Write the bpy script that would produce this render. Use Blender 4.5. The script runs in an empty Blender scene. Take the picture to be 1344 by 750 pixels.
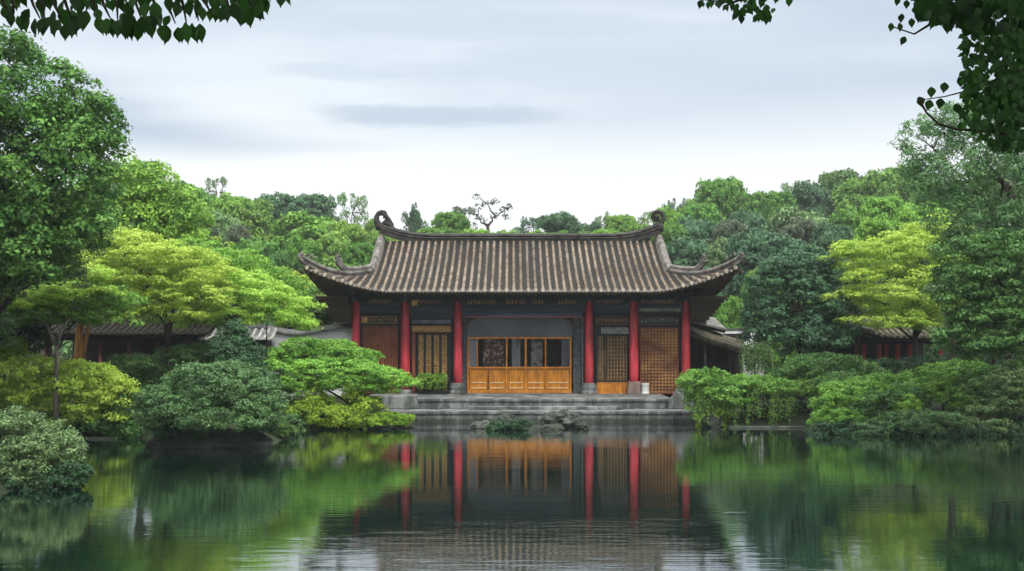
import bpy, math, random
import numpy as np
from mathutils import Vector
random.seed(7)
SC = bpy.context.scene
COL = SC.collection
R = math.radians

# ------------------------------------------------------------------ camera
F, CH, HY = 1441.0, 3.9, 430.0          # focal length in photo pixels, eye height over the water, horizon row
cd = bpy.data.cameras.new('camera'); cam = bpy.data.objects.new('camera', cd); COL.objects.link(cam)
cd.sensor_width = 36.0; cd.lens = 36.0 * F / 1344.0
cd.shift_y = (HY - 375.0) / 1344.0
cd.clip_start = 0.1; cd.clip_end = 2000
cam.location = (0, 0, CH); cam.rotation_euler = (R(90), 0, 0)
SC.camera = cam

# ------------------------------------------------------------------ sky and sun
SUN_EL, SUN_AZ = 52.0, 155.0             # azimuth clockwise from +Y: the sun stands behind the camera, to the right
W = bpy.data.worlds.new('World'); SC.world = W; W.use_nodes = True
nt = W.node_tree; nt.nodes.clear(); N = nt.nodes.new; L = nt.links.new
out = N('ShaderNodeOutputWorld'); bg = N('ShaderNodeBackground'); bg.inputs['Strength'].default_value = 0.12
sky = N('ShaderNodeTexSky'); sky.sky_type = 'NISHITA'; sky.sun_disc = False
sky.sun_elevation = R(SUN_EL); sky.sun_rotation = R(SUN_AZ); sky.air_density = 1.2; sky.dust_density = 2.5
tc = N('ShaderNodeTexCoord'); sep = N('ShaderNodeSeparateXYZ'); L(tc.outputs['Generated'], sep.inputs[0])
def M1(op, a, b=None, c=None):
    n = N('ShaderNodeMath'); n.operation = op
    for i, v in enumerate((a, b, c)):
        if v is None: continue
        if isinstance(v, (int, float)): n.inputs[i].default_value = v
        else: L(v, n.inputs[i])
    return n.outputs[0]
z = sep.outputs['Z']
# cloud layer laid out on a flat ceiling: x/z, y/z
zc = M1('ADD', M1('MAXIMUM', z, 0.0), 0.09)
u = M1('DIVIDE', sep.outputs['X'], zc); v = M1('DIVIDE', sep.outputs['Y'], zc)
cmb = N('ShaderNodeCombineXYZ'); L(u, cmb.inputs[0]); L(v, cmb.inputs[1])
def noise(scale, detail, vec, rough=.5, sc=(1, 1, 1), loc=(0, 0, 0)):
    mp = N('ShaderNodeMapping'); mp.inputs['Scale'].default_value = sc; mp.inputs['Location'].default_value = loc; L(vec, mp.inputs[0])
    n = N('ShaderNodeTexNoise'); n.inputs['Scale'].default_value = scale; n.inputs['Detail'].default_value = detail
    n.inputs['Roughness'].default_value = rough; L(mp.outputs[0], n.inputs['Vector']); return n.outputs['Fac']
n1 = noise(0.62, 4, cmb.outputs[0], .45, (.55, 1.0, 1), (3.1, 1.7, 0))
n2 = noise(0.85, 2, cmb.outputs[0], .4, (.4, 1.1, 1), (7.3, 4.2, 0))
def ramp(x, pts):
    n = N('ShaderNodeValToRGB'); L(x, n.inputs[0]); e = n.color_ramp.elements
    n.color_ramp.interpolation = 'EASE'
    while len(e) > 1: e.remove(e[-1])
    for i, (p, c) in enumerate(pts):
        q = e[0] if i == 0 else e.new(p)
        q.position = p; q.color = (*c, 1)
    return n.outputs[0]
def mixc(f, a, b, t='MIX'):
    n = N('ShaderNodeMix'); n.data_type = 'RGBA'; n.blend_type = t
    if isinstance(f, (int, float)): n.inputs[0].default_value = f
    else: L(f, n.inputs[0])
    for k, w in ((6, a), (7, b)):
        if isinstance(w, tuple): n.inputs[k].default_value = (*w, 1)
        else: L(w, n.inputs[k])
    return n.outputs[2]
# bright band above the horizon, greyer cloud sheet over it, brightest towards the zenith (as an overcast sky is)
dark = ramp(n1, [(.40, (1, 1, 1)), (.60, (0, 0, 0))])
hgt = ramp(z, [(.13, (0, 0, 0)), (.24, (1, 1, 1))])
sheet = mixc(hgt, (.0, .0, .0), dark)
base_lo = (8.3, 8.45, 8.6)
greyc = (4.7, 5.5, 6.4)
c1 = mixc(hgt, base_lo, (6.8, 7.4, 7.9))
c2 = mixc(sheet, c1, greyc)
band = ramp(n2, [(.50, (0, 0, 0)), (.64, (1, 1, 1))])
bz = ramp(z, [(.135, (0, 0, 0)), (.17, (1, 1, 1)), (.20, (1, 1, 1)), (.235, (0, 0, 0))])
c3 = mixc(M1('MULTIPLY', band, bz), c2, (4.4, 5.2, 6.1))
yy = M1('MAXIMUM', sep.outputs['Y'], 0.02); ax = M1('DIVIDE', sep.outputs['X'], yy); ay = M1('DIVIDE', z, yy)
cm2 = N('ShaderNodeCombineXYZ'); L(ax, cm2.inputs[0]); L(ay, cm2.inputs[1])
w1 = noise(9, 5, cm2.outputs[0], .6, (.6, 2.2, 1), (1.1, .3, 0)); w2 = noise(5, 4, cm2.outputs[0], .6, (.5, 2.0, 1), (5.1, 2.3, 0))
def bank(cx, cy, rx, ry):
    a = M1('DIVIDE', M1('ADD', ax, M1('ADD', -cx, M1('MULTIPLY', M1('SUBTRACT', w2, .5), .20))), rx); b_ = M1('DIVIDE', M1('ADD', ay, M1('ADD', -cy, M1('MULTIPLY', M1('SUBTRACT', w1, .5), .045))), ry)
    return M1('ADD', M1('MULTIPLY', a, a), M1('MULTIPLY', b_, b_))
for bx, by, rx_, ry_, colr, amt in ((-.055, .193, .135, .015, (3.9, 4.8, 5.7), .80), (-.16, .235, .10, .012, (5.0, 5.9, 6.7), .5), (.13, .24, .22, .03, (5.0, 5.8, 6.8), .45), (.02, .275, .30, .016, (4.9, 5.7, 6.7), .5)):
    dm = ramp(bank(bx, by, rx_, ry_), [(.15, (1, 1, 1)), (1.0, (0, 0, 0))])
    c3 = mixc(M1('MULTIPLY', dm, amt), c3, colr)
wisp = ramp(w2, [(.45, (0, 0, 0)), (.62, (1, 1, 1))]); hi = ramp(z, [(.15, (0, 0, 0)), (.22, (1, 1, 1))])
c3 = mixc(M1('MULTIPLY', M1('MULTIPLY', wisp, hi), .45), c3, (5.2, 6.0, 6.9))
zen = ramp(z, [(.32, (0, 0, 0)), (.75, (1, 1, 1))])
c4 = mixc(zen, c3, (31, 31.5, 31))
fin = mixc(0.88, sky.outputs[0], c4)
L(fin, bg.inputs[0]); L(bg.outputs[0], out.inputs[0])

sd = bpy.data.lights.new('sun', 'SUN'); sd.energy = 2.1; sd.angle = R(10); sd.color = (1, .97, .9)
sun = bpy.data.objects.new('sun', sd); COL.objects.link(sun)
el, az = R(SUN_EL), R(SUN_AZ)
dirs = Vector((math.sin(az) * math.cos(el), math.cos(az) * math.cos(el), math.sin(el)))
sun.rotation_euler = dirs.to_track_quat('Z', 'Y').to_euler()
vs = SC.view_settings; vs.view_transform = 'Standard'; vs.look = 'None'; vs.gamma = 1; vs.exposure = 0.12
SC.render.engine = 'CYCLES'
SC.cycles.max_bounces = 5; SC.cycles.diffuse_bounces = 2; SC.cycles.transparent_max_bounces = 6; SC.cycles.volume_bounces = 0

# ------------------------------------------------------------------ helpers
def X(px, Y): return (px - 672.0) * Y / F
def Z(py, Y): return CH - (py - HY) * Y / F
def P(px, py, Y): return (X(px, Y), Y, Z(py, Y))

def sm(t): t = np.clip(t, 0, 1); return t * t * (3 - 2 * t)

class MB:
    def __init__(s): s.v = []; s.f = []
    def add(s, vs, fs):
        o = len(s.v); s.v += [tuple(map(float, p)) for p in vs]; s.f += [tuple(i + o for i in f) for f in fs]; return s
    def box(s, x0, x1, y0, y1, z0, z1):
        return s.add([(x0, y0, z0), (x1, y0, z0), (x1, y1, z0), (x0, y1, z0), (x0, y0, z1), (x1, y0, z1), (x1, y1, z1), (x0, y1, z1)],
                     [(0, 3, 2, 1), (4, 5, 6, 7), (0, 1, 5, 4), (1, 2, 6, 5), (2, 3, 7, 6), (3, 0, 4, 7)])
    def hexa(s, p):   # 8 points, same order as box
        return s.add(p, [(0, 3, 2, 1), (4, 5, 6, 7), (0, 1, 5, 4), (1, 2, 6, 5), (2, 3, 7, 6), (3, 0, 4, 7)])
    def tube(s, pts, rad, n=8, caps=True):
        pts = [Vector(p) for p in pts]; m = len(pts)
        if not hasattr(rad, '__len__'): rad = [rad] * m
        vs = []; prev = None
        for i, p in enumerate(pts):
            t = (pts[min(i + 1, m - 1)] - pts[max(i - 1, 0)]).normalized()
            a = prev if prev is not None else (Vector((0, 0, 1)) if abs(t.z) < .9 else Vector((1, 0, 0)))
            a = (a - t * a.dot(t))
            if a.length < 1e-5: a = t.orthogonal()
            a.normalize(); prev = a; b = t.cross(a)
            for k in range(n):
                q = 2 * math.pi * k / n; vs.append(p + (a * math.cos(q) + b * math.sin(q)) * rad[i])
        fs = [(i * n + k, i * n + (k + 1) % n, (i + 1) * n + (k + 1) % n, (i + 1) * n + k) for i in range(m - 1) for k in range(n)]
        if caps: fs += [tuple(range(n))[::-1], tuple((m - 1) * n + k for k in range(n))]
        return s.add(vs, fs)
    def lathe(s, cx, cy, prof, n=20, sq=1):
        vs = [(cx + r * math.cos(2 * math.pi * k / n), cy + r * math.sin(2 * math.pi * k / n), zz) for r, zz in prof for k in range(n)]
        m = len(prof)
        fs = [(i * n + k, i * n + (k + 1) % n, (i + 1) * n + (k + 1) % n, (i + 1) * n + k) for i in range(m - 1) for k in range(n)]
        fs += [tuple(range(n))[::-1], tuple((m - 1) * n + k for k in range(n))]
        return s.add(vs, fs)
    def sweep(s, pts, sect, side=None):   # rectangular or any section: list of (lateral, up) swept along pts, 'side' = lateral direction per point
        m = len(pts); n = len(sect); vs = []
        for i, p in enumerate(pts):
            p = Vector(p); t = (Vector(pts[min(i + 1, m - 1)]) - Vector(pts[max(i - 1, 0)])).normalized()
            lat = Vector(side) if side else t.cross(Vector((0, 0, 1)))
            lat = (lat - t * lat.dot(t)).normalized(); up = lat.cross(t); 
            if up.z < 0: up = -up
            sc = 1
            for a, b in sect: vs.append(p + lat * a * sc + up * b * sc)
        fs = [(i * n + k, i * n + (k + 1) % n, (i + 1) * n + (k + 1) % n, (i + 1) * n + k) for i in range(m - 1) for k in range(n)]
        fs += [tuple(range(n))[::-1], tuple((m - 1) * n + k for k in range(n))]
        return s.add(vs, fs)
    def build(s, name, mat, parent=None, smooth=False, bevel=0):
        me = bpy.data.meshes.new(name); me.from_pydata(s.v, [], s.f); me.validate(); me.update()
        import bmesh
        bm = bmesh.new(); bm.from_mesh(me); bmesh.ops.recalc_face_normals(bm, faces=bm.faces)
        bm.to_mesh(me); bm.free()
        if smooth: me.polygons.foreach_set('use_smooth', [True] * len(me.polygons))
        o = bpy.data.objects.new(name, me); COL.objects.link(o)
        if mat: me.materials.append(mat)
        if parent: attach(o, parent)
        if bevel:
            b = o.modifiers.new('bevel', 'BEVEL'); b.width = bevel; b.segments = 2; b.limit_method = 'ANGLE'
        return o
def world_loc(p):
    v = Vector((0, 0, 0))
    while p: v += p.location; p = p.parent
    return v
def attach(o, parent):
    # meshes are written in world coordinates: shift the mesh so that the parent's place is its origin
    w = world_loc(parent)
    if w.length > 0: 
        o.location = -w + o.location
    o.parent = parent
    return o
def tag(o, label=None, cat=None, group=None, kind=None):
    if label: o['label'] = label
    if cat: o['category'] = cat
    if group: o['group'] = group
    if kind: o['kind'] = kind
    return o
def empty(name, loc, label, cat, group=None):
    o = bpy.data.objects.new(name, None); COL.objects.link(o); o.location = loc; o.empty_display_size = .2
    return tag(o, label, cat, group)

# ------------------------------------------------------------------ materials
def newmat(name):
    m = bpy.data.materials.new(name); m.use_nodes = True; t = m.node_tree; t.nodes.clear()
    o = t.nodes.new('ShaderNodeOutputMaterial'); b = t.nodes.new('ShaderNodeBsdfPrincipled'); t.links.new(b.outputs[0], o.inputs[0])
    return m, t, b, o
def mat(name, c1, c2=None, scale=4.0, rough=.7, bump=.15, stretch=(1, 1, 1), c3=None, spec=.3, detail=6, bdist=.02, lo=.35, hi=.65, big=None):
    m, t, b, o = newmat(name); n = t.nodes.new; l = t.links.new
    b.inputs['Roughness'].default_value = rough; b.inputs['Specular IOR Level'].default_value = spec
    tc = n('ShaderNodeTexCoord'); mp = n('ShaderNodeMapping'); mp.inputs['Scale'].default_value = stretch; l(tc.outputs['Object'], mp.inputs[0])
    nz = n('ShaderNodeTexNoise'); nz.inputs['Scale'].default_value = scale; nz.inputs['Detail'].default_value = detail; l(mp.outputs[0], nz.inputs['Vector'])
    nz.inputs['Roughness'].default_value = .62
    cr = n('ShaderNodeValToRGB'); l(nz.outputs['Fac'], cr.inputs[0]); e = cr.color_ramp.elements
    c2 = c2 or tuple(q * .7 for q in c1)
    e[0].position = lo; e[0].color = (*c2, 1); e[1].position = hi; e[1].color = (*c1, 1)
    if c3: q = e.new((lo + hi) / 2); q.color = (*c3, 1)
    colo = cr.outputs[0]
    if big:      # broad patches of dirt and moss: (scale, patch colour factor)
        n3 = n('ShaderNodeTexNoise'); n3.inputs['Scale'].default_value = big[0]; n3.inputs['Detail'].default_value = 5; n3.inputs['Roughness'].default_value = .6
        m3 = n('ShaderNodeMapping'); m3.inputs['Scale'].default_value = big[2] if len(big) > 2 else (1, 1, 1); l(tc.outputs['Object'], m3.inputs[0]); l(m3.outputs[0], n3.inputs['Vector'])
        r3 = n('ShaderNodeValToRGB'); l(n3.outputs['Fac'], r3.inputs[0]); q = r3.color_ramp.elements; q[0].position = .36; q[0].color = (*big[1], 1); q[1].position = .58; q[1].color = (1, 1, 1, 1)
        x3 = n('ShaderNodeMix'); x3.data_type = 'RGBA'; x3.blend_type = 'MULTIPLY'; x3.inputs[0].default_value = 1; l(colo, x3.inputs[6]); l(r3.outputs[0], x3.inputs[7]); colo = x3.outputs[2]
    l(colo, b.inputs['Base Color'])
    if bump:
        n2 = n('ShaderNodeTexNoise'); n2.inputs['Scale'].default_value = scale * 6; n2.inputs['Detail'].default_value = 4; l(mp.outputs[0], n2.inputs['Vector'])
        bu = n('ShaderNodeBump'); bu.inputs['Strength'].default_value = bump; bu.inputs['Distance'].default_value = bdist
        l(n2.outputs['Fac'], bu.inputs['Height']); l(bu.outputs[0], b.inputs['Normal'])
    return m
LEAVES = {}
def leafmat(name, c_dark, c_light, trans=.18, rough=.55, spec=.18, tint=.12):
    m, t, b, o = newmat(name); n = t.nodes.new; l = t.links.new
    at = n('ShaderNodeAttribute'); at.attribute_name = 'tone'
    mx = n('ShaderNodeMix'); mx.data_type = 'RGBA'; l(at.outputs['Fac'], mx.inputs[0])
    mx.inputs[6].default_value = (*c_dark, 1); mx.inputs[7].default_value = (*c_light, 1)
    oi = n('ShaderNodeObjectInfo'); hs = n('ShaderNodeHueSaturation')
    mr = n('ShaderNodeMapRange'); mr.inputs[3].default_value = .5 - tint * .12; mr.inputs[4].default_value = .5 + tint * .12; l(oi.outputs['Random'], mr.inputs[0]); l(mr.outputs[0], hs.inputs['Hue'])
    mr2 = n('ShaderNodeMapRange'); mr2.inputs[3].default_value = 1 - tint; mr2.inputs[4].default_value = 1 + tint
    fr = n('ShaderNodeMath'); fr.operation = 'FRACT'; ml = n('ShaderNodeMath'); ml.operation = 'MULTIPLY'; ml.inputs[1].default_value = 7.13
    l(oi.outputs['Random'], ml.inputs[0]); l(ml.outputs[0], fr.inputs[0]); l(fr.outputs[0], mr2.inputs[0]); l(mr2.outputs[0], hs.inputs['Value'])
    l(mx.outputs[2], hs.inputs['Color'])
    l(hs.outputs[0], b.inputs['Base Color']); b.inputs['Roughness'].default_value = rough; b.inputs['Specular IOR Level'].default_value = spec
    tr = n('ShaderNodeBsdfTranslucent'); l(hs.outputs[0], tr.inputs[0]); ms = n('ShaderNodeMixShader'); ms.inputs[0].default_value = trans
    l(b.outputs[0], ms.inputs[1]); l(tr.outputs[0], ms.inputs[2]); l(ms.outputs[0], o.inputs[0])
    LEAVES[name] = m; return m
leafmat('dark',   (.010, .035, .016), (.045, .105, .045))
leafmat('deep',   (.010, .046, .012), (.140, .280, .070))
leafmat('fresh',  (.018, .075, .014), (.180, .350, .070))
leafmat('grey',   (.012, .052, .016), (.165, .300, .095), spec=.3)
leafmat('mid',    (.032, .110, .014), (.200, .380, .060))
leafmat('bright', (.045, .150, .016), (.280, .500, .070))
leafmat('yellow', (.170, .330, .030), (.520, .680, .120), trans=.3)
leafmat('lime',   (.050, .145, .012), (.400, .550, .060), trans=.25)
leafmat('teal',   (.022, .078, .034), (.110, .210, .095))
leafmat('fade',   (.055, .140, .045), (.220, .360, .140))
leafmat('fadeb',  (.035, .095, .030), (.210, .350, .130), spec=.3)
leafmat('brown',  (.045, .070, .035), (.150, .180, .105))
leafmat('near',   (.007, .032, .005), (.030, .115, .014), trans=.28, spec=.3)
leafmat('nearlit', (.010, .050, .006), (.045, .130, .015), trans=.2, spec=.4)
BARK = mat('bark', (.075, .060, .045), (.025, .020, .016), 3, .9, .8, (3, 3, .5))
BARKP = mat('pale_bark', (.16, .14, .11), (.06, .05, .04), 3, .9, .6, (3, 3, .5))
BARKO = mat('orange_bark', (.45, .22, .06), (.12, .06, .025), 3, .8, .8, (4, 4, .4))
EARTH = mat('earth', (.022, .036, .010), (.010, .014, .006), .8, .95, .5, bdist=.1)
ROCK = mat('rock', (.11, .115, .10), (.012, .018, .012), 2.6, .8, .9, c3=(.04, .05, .038), bdist=.06)
ROCKD = mat('dark_rock', (.030, .038, .026), (.005, .009, .006), 1.8, .8, .9, bdist=.06)
REDW = mat('red_lacquer', (.62, .055, .075), (.34, .026, .038), 5, .5, .25, (1.5, 1.5, .3), spec=.35, big=(1.6, (.62, .58, .60), (2, 2, .5)))
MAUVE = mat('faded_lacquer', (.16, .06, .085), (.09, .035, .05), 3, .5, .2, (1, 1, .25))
BLACKW = mat('dark_timber', (.010, .010, .013), (.004, .004, .005), 3, .55, .3, (.4, 1, 3))
BLUEB = mat('blue_grey_timber', (.030, .038, .060), (.014, .018, .030), 2, .6, .2, (.4, 1, 2))
BLUEP = mat('blue_grey_plaster', (.115, .125, .150), (.080, .088, .110), .8, .8, .12)
ORANGE = mat('orange_timber', (.62, .245, .020), (.36, .125, .010), 6, .5, .3, (2, 2, .25), spec=.35, big=(2.2, (.68, .62, .6), (1.5, 1, .8)))
GOLD = mat('gilded_timber', (.62, .36, .11), (.26, .13, .04), 9, .5, .6)
GOLDD = mat('worn_gilding', (.34, .21, .10), (.12, .07, .035), 9, .6, .6)
REDBR = mat('red_brown_timber', (.20, .055, .028), (.10, .025, .014), 3, .6, .3, (2, 2, .3))
PAPER = mat('brown_paper', (.48, .24, .075), (.16, .050, .022), .9, .8, .1, (1, 1, 1.6))
DPAPER = mat('dark_paper', (.075, .028, .018), (.03, .012, .009), 1.5, .7, .1)
DARKSOFF = mat('dark_brown_timber', (.060, .036, .024), (.022, .014, .010), 3, .8, .4, (.5, 1, 3))  # plain darker brown than the rafters
SOFF = mat('brown_rafter', (.105, .065, .042), (.045, .028, .018), 3, .8, .4)
WHITEW = mat('white_plaster', (.62, .63, .62), (.36, .37, .36), .7, .85, .2, (1, 1, .4))
CARVE = mat('carved_stone', (.30, .30, .29), (.10, .10, .10), 8, .8, .9)
TILE = mat('weathered_tile', (.27, .208, .155), (.080, .060, .044), 3.2, .8, .7, c3=(.20, .155, .115), bdist=.03, big=(.55, (.48, .47, .42), (1.4, .6, .6)))
PAN = mat('valley_shade_pan_tile', (.020, .017, .014), (.006, .005, .004), 3, .9, .6)  # near-black: the shade of the roof valleys is painted into this colour
RIDGE = mat('dark_ridge_tile', (.035, .032, .030), (.010, .009, .008), 3, .7, .6)
RIDGEL = mat('grey_ridge_tile', (.19, .17, .155), (.045, .040, .034), 3, .8, .6, (1, 1, 1))
GREYT = mat('grey_tile', (.22, .22, .21), (.08, .08, .075), 3, .8, .6)
THATCH = mat('mossy_brown_tile', (.13, .115, .075), (.03, .028, .018), 5, .9, .9)
VINE = mat('vine_stem', (.05, .07, .03), (.02, .03, .012), 4, .9, .3)
def stone_mat():
    m, t, b, o = newmat('cut_stone'); n = t.nodes.new; l = t.links.new
    tc = n('ShaderNodeTexCoord'); mp = n('ShaderNodeMapping'); l(tc.outputs['Object'], mp.inputs[0])
    def nz(s, d, sc):
        q = n('ShaderNodeMapping'); q.inputs['Scale'].default_value = sc; l(tc.outputs['Object'], q.inputs[0])
        k = n('ShaderNodeTexNoise'); k.inputs['Scale'].default_value = s; k.inputs['Detail'].default_value = d; k.inputs['Roughness'].default_value = .65
        l(q.outputs[0], k.inputs['Vector']); return k.outputs['Fac']
    def rp(x, a, b2, ca, cb):
        k = n('ShaderNodeValToRGB'); l(x, k.inputs[0]); e = k.color_ramp.elements
        e[0].position = a; e[0].color = (*ca, 1); e[1].position = b2; e[1].color = (*cb, 1); return k.outputs[0]
    def mul(a, b2):
        k = n('ShaderNodeMix'); k.data_type = 'RGBA'; k.blend_type = 'MULTIPLY'; k.inputs[0].default_value = 1; l(a, k.inputs[6]); l(b2, k.inputs[7]); return k.outputs[2]
    base = rp(nz(1.2, 7, (1, 1, 1)), .35, .65, (.16, .168, .165), (.34, .35, .34))
    stain = rp(nz(1.6, 7, (1.2, 1.2, .35)), .42, .60, (.28, .30, .28), (1, 1, 1))
    fine = rp(nz(14, 5, (1, 1, 1)), .3, .6, (.7, .7, .7), (1, 1, 1))
    c = mul(mul(base, stain), fine)
    # joints between the blocks, every 1.7 m along x
    sp = n('ShaderNodeSeparateXYZ'); l(tc.outputs['Object'], sp.inputs[0])
    w = n('ShaderNodeMath'); w.operation = 'PINGPONG'; l(sp.outputs['X'], w.inputs[0]); w.inputs[1].default_value = .85
    c = mul(c, rp(w.outputs[0], .0, .02, (.25, .25, .25), (1, 1, 1)))
    wv = n('ShaderNodeMath'); wv.operation = 'MULTIPLY_ADD'; l(nz(3, 4, (1, 1, 1)), wv.inputs[0]); wv.inputs[1].default_value = -.22; l(sp.outputs['Z'], wv.inputs[2])
    ge = n('ShaderNodeNewGeometry'); sg = n('ShaderNodeSeparateXYZ'); l(ge.outputs['Position'], sg.inputs[0]); l(sg.outputs['Z'], wv.inputs[2])
    c = mul(c, rp(wv.outputs[0], .0, .10, (.22, .27, .20), (.80, .80, .80)))
    l(c, b.inputs['Base Color']); b.inputs['Roughness'].default_value = .8
    bu = n('ShaderNodeBump'); bu.inputs['Strength'].default_value = .5; bu.inputs['Distance'].default_value = .03
    l(nz(9, 6, (1, 1, 1)), bu.inputs['Height']); l(bu.outputs[0], b.inputs['Normal'])
    return m
STONE = stone_mat()
def water_mat():
    m, t, b, o = newmat('pond_water'); n = t.nodes.new; l = t.links.new
    b.inputs['Base Color'].default_value = (.0012, .011, .0075, 1); b.inputs['Roughness'].default_value = .035
    b.inputs['IOR'].default_value = 1.5; b.inputs['Specular IOR Level'].default_value = .95
    b.inputs['Coat Weight'].default_value = 1.0; b.inputs['Coat IOR'].default_value = 1.5; b.inputs['Coat Roughness'].default_value = .03
    tc = n('ShaderNodeTexCoord')
    def nz(s, d, sc, loc=(0, 0, 0)):
        q = n('ShaderNodeMapping'); q.inputs['Scale'].default_value = sc; q.inputs['Location'].default_value = loc; l(tc.outputs['Object'], q.inputs[0])
        k = n('ShaderNodeTexNoise'); k.inputs['Scale'].default_value = s; k.inputs['Detail'].default_value = d; l(q.outputs[0], k.inputs['Vector']); return k.outputs['Fac']
    a = nz(1.0, 3, (.55, 3.6, 1)); f = nz(1.0, 3, (1.3, 9, 1), (4, 2, 0)); g = nz(.16, 3, (1, 2.2, 1))
    def m2(op, p, q):
        k = n('ShaderNodeMath'); k.operation = op
        for i, w in enumerate((p, q)):
            if isinstance(w, (int, float)): k.inputs[i].default_value = w
            else: l(w, k.inputs[i])
        return k.outputs[0]
    h = m2('ADD', m2('ADD', m2('MULTIPLY', a, .50), m2('MULTIPLY', f, .42)), m2('MULTIPLY', nz(1.0, 2, (.22, 1.5, 1), (9, 3, 0)), .45))
    # calmer and livelier patches
    amp = m2('ADD', .25, m2('MULTIPLY', m2('POWER', g, 2.6), 4.0))
    h = m2('MULTIPLY', h, amp)
    bu = n('ShaderNodeBump'); bu.inputs['Strength'].default_value = 1.0; bu.inputs['Distance'].default_value = .0050
    l(h, bu.inputs['Height']); l(bu.outputs[0], b.inputs['Normal']); l(bu.outputs[0], b.inputs['Coat Normal'])
    return m
WATER = water_mat()
def glass_mat():
    m, t, b, o = newmat('window_glass'); n = t.nodes.new; l = t.links.new
    b.inputs['Base Color'].default_value = (.02, .022, .025, 1); b.inputs['Roughness'].default_value = .06
    tr = n('ShaderNodeBsdfTransparent'); tr.inputs[0].default_value = (.9, .9, .9, 1); ms = n('ShaderNodeMixShader'); ms.inputs[0].default_value = .88
    l(b.outputs[0], ms.inputs[1]); l(tr.outputs[0], ms.inputs[2]); l(ms.outputs[0], o.inputs[0]); return m
GLASS = glass_mat()

# ------------------------------------------------------------------ terrain
POND = np.array([(-8.2, 3), (-8.4, 8), (-11.2, 14), (-12.2, 22), (-12.0, 25), (-11.9, 27.5), (-12.8, 31), (-14.6, 36), (-14.8, 39.4), (-12.6, 38.6), (-11.6, 36.8), (-10.6, 36.0),
                 (-9.0, 35.8), (-8.0, 36.4), (-8.0, 38.5), (-8.8, 41.2), (-6.4, 42.6), (-4.2, 43.4), (-3.6, 47.5), (7.4, 47.5), (7.4, 43.3), (11.3, 42.8),
                 (11.6, 41.4), (12.6, 40.4), (15, 39.8), (19, 39.4), (24, 37), (21, 15), (12, 11), (8.8, 8.5), (8.4, 3)], float)
def sdf(x, y):
    x = np.asarray(x, float); y = np.asarray(y, float); d = np.full(x.shape, 1e9); ins = np.zeros(x.shape, bool)
    n = len(POND)
    for i in range(n):
        a = POND[i]; b = POND[(i + 1) % n]; e = b - a
        t = np.clip(((x - a[0]) * e[0] + (y - a[1]) * e[1]) / (e @ e), 0, 1)
        d = np.minimum(d, np.hypot(x - a[0] - t * e[0], y - a[1] - t * e[1]))
        c = ((a[1] > y) != (b[1] > y)); 
        with np.errstate(divide='ignore', invalid='ignore'):
            xi = a[0] + (y - a[1]) * e[0] / (e[1] if e[1] != 0 else 1e-9)
        ins ^= c & (x < xi)
    return np.where(ins, -d, d)
def gz(x, y):
    x = np.asarray(x, float); y = np.asarray(y, float); s = sdf(x, y)
    h = np.where(s < 0, -1.3 * sm(-s / 2.0) - .02, .30 * sm(s / .45) + .45 * sm(s / 5))
    side = 8.5 + 5.5 * sm((np.abs(x - 3) - 14) / 26)
    hill = side * sm((y - 63) / 75.0) * (1 + .12 * np.sin(x * .11 + y * .07))
    hill += 1.5 * sm((np.abs(x) - 22) / 30) * sm((y - 30) / 50)
    near = 1.5 * sm((3.0 - y) / 2.5) 
    return h + hill + near
def gz1(x, y): return float(gz(np.array([x]), np.array([y]))[0])

def grid_mesh(name, xs, ys, zf, mt):
    XX, YY = np.meshgrid(xs, ys); ZZ = zf(XX, YY); nx, ny = len(xs), len(ys)
    co = np.stack([XX, YY, ZZ], -1).reshape(-1, 3)
    i = np.arange(nx * ny).reshape(ny, nx); q = np.stack([i[:-1, :-1], i[:-1, 1:], i[1:, 1:], i[1:, :-1]], -1).reshape(-1, 4)
    return np_mesh(name, co, q, mt, smooth=True)
def np_mesh(name, co, quads, mt, parent=None, smooth=False, tone=None):
    me = bpy.data.meshes.new(name); k = quads.shape[1]
    me.vertices.add(len(co)); me.vertices.foreach_set('co', np.ascontiguousarray(co, np.float32).ravel())
    me.loops.add(quads.size); me.loops.foreach_set('vertex_index', np.ascontiguousarray(quads, np.int32).ravel())
    me.polygons.add(len(quads)); me.polygons.foreach_set('loop_start', np.arange(0, quads.size, k, dtype=np.int32))
    me.polygons.foreach_set('loop_total', np.full(len(quads), k, np.int32))
    if smooth: me.polygons.foreach_set('use_smooth', np.ones(len(quads), bool))
    if tone is not None:
        a = me.attributes.new('tone', 'FLOAT', 'FACE'); a.data.foreach_set('value', np.ascontiguousarray(tone, np.float32))
    me.update(calc_edges=True)
    o = bpy.data.objects.new(name, me); COL.objects.link(o); me.materials.append(mt)
    if parent: attach(o, parent)
    return o
xs = np.concatenate([np.linspace(-400, -45, 20), np.linspace(-44, 44, 230), np.linspace(45, 400, 20)])
ys = np.concatenate([np.linspace(-120, -4, 10), np.linspace(-3, 66, 180), np.linspace(67, 180, 40), np.linspace(190, 700, 16)])
g = grid_mesh('ground', xs, ys, gz, EARTH); tag(g, kind='structure')
wm = MB(); wm.add([(-30, -1, 0), (40, -1, 0), (40, 49, 0), (-30, 49, 0)], [(0, 1, 2, 3)])
w = wm.build('water', WATER); tag(w, kind='structure')

hz = MB(); hz.box(-420, 420, -125, 720, -4, 34)
hm = bpy.data.materials.new('haze'); hm.use_nodes = True; hm.node_tree.nodes.clear()
_o = hm.node_tree.nodes.new('ShaderNodeOutputMaterial'); _v = hm.node_tree.nodes.new('ShaderNodeVolumePrincipled')
_v.inputs['Color'].default_value = (.86, .92, .95, 1); _v.inputs['Density'].default_value = .0004; _v.inputs['Anisotropy'].default_value = .2
hm.node_tree.links.new(_v.outputs[0], _o.inputs['Volume'])
tag(hz.build('haze', hm), kind='stuff')
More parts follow.
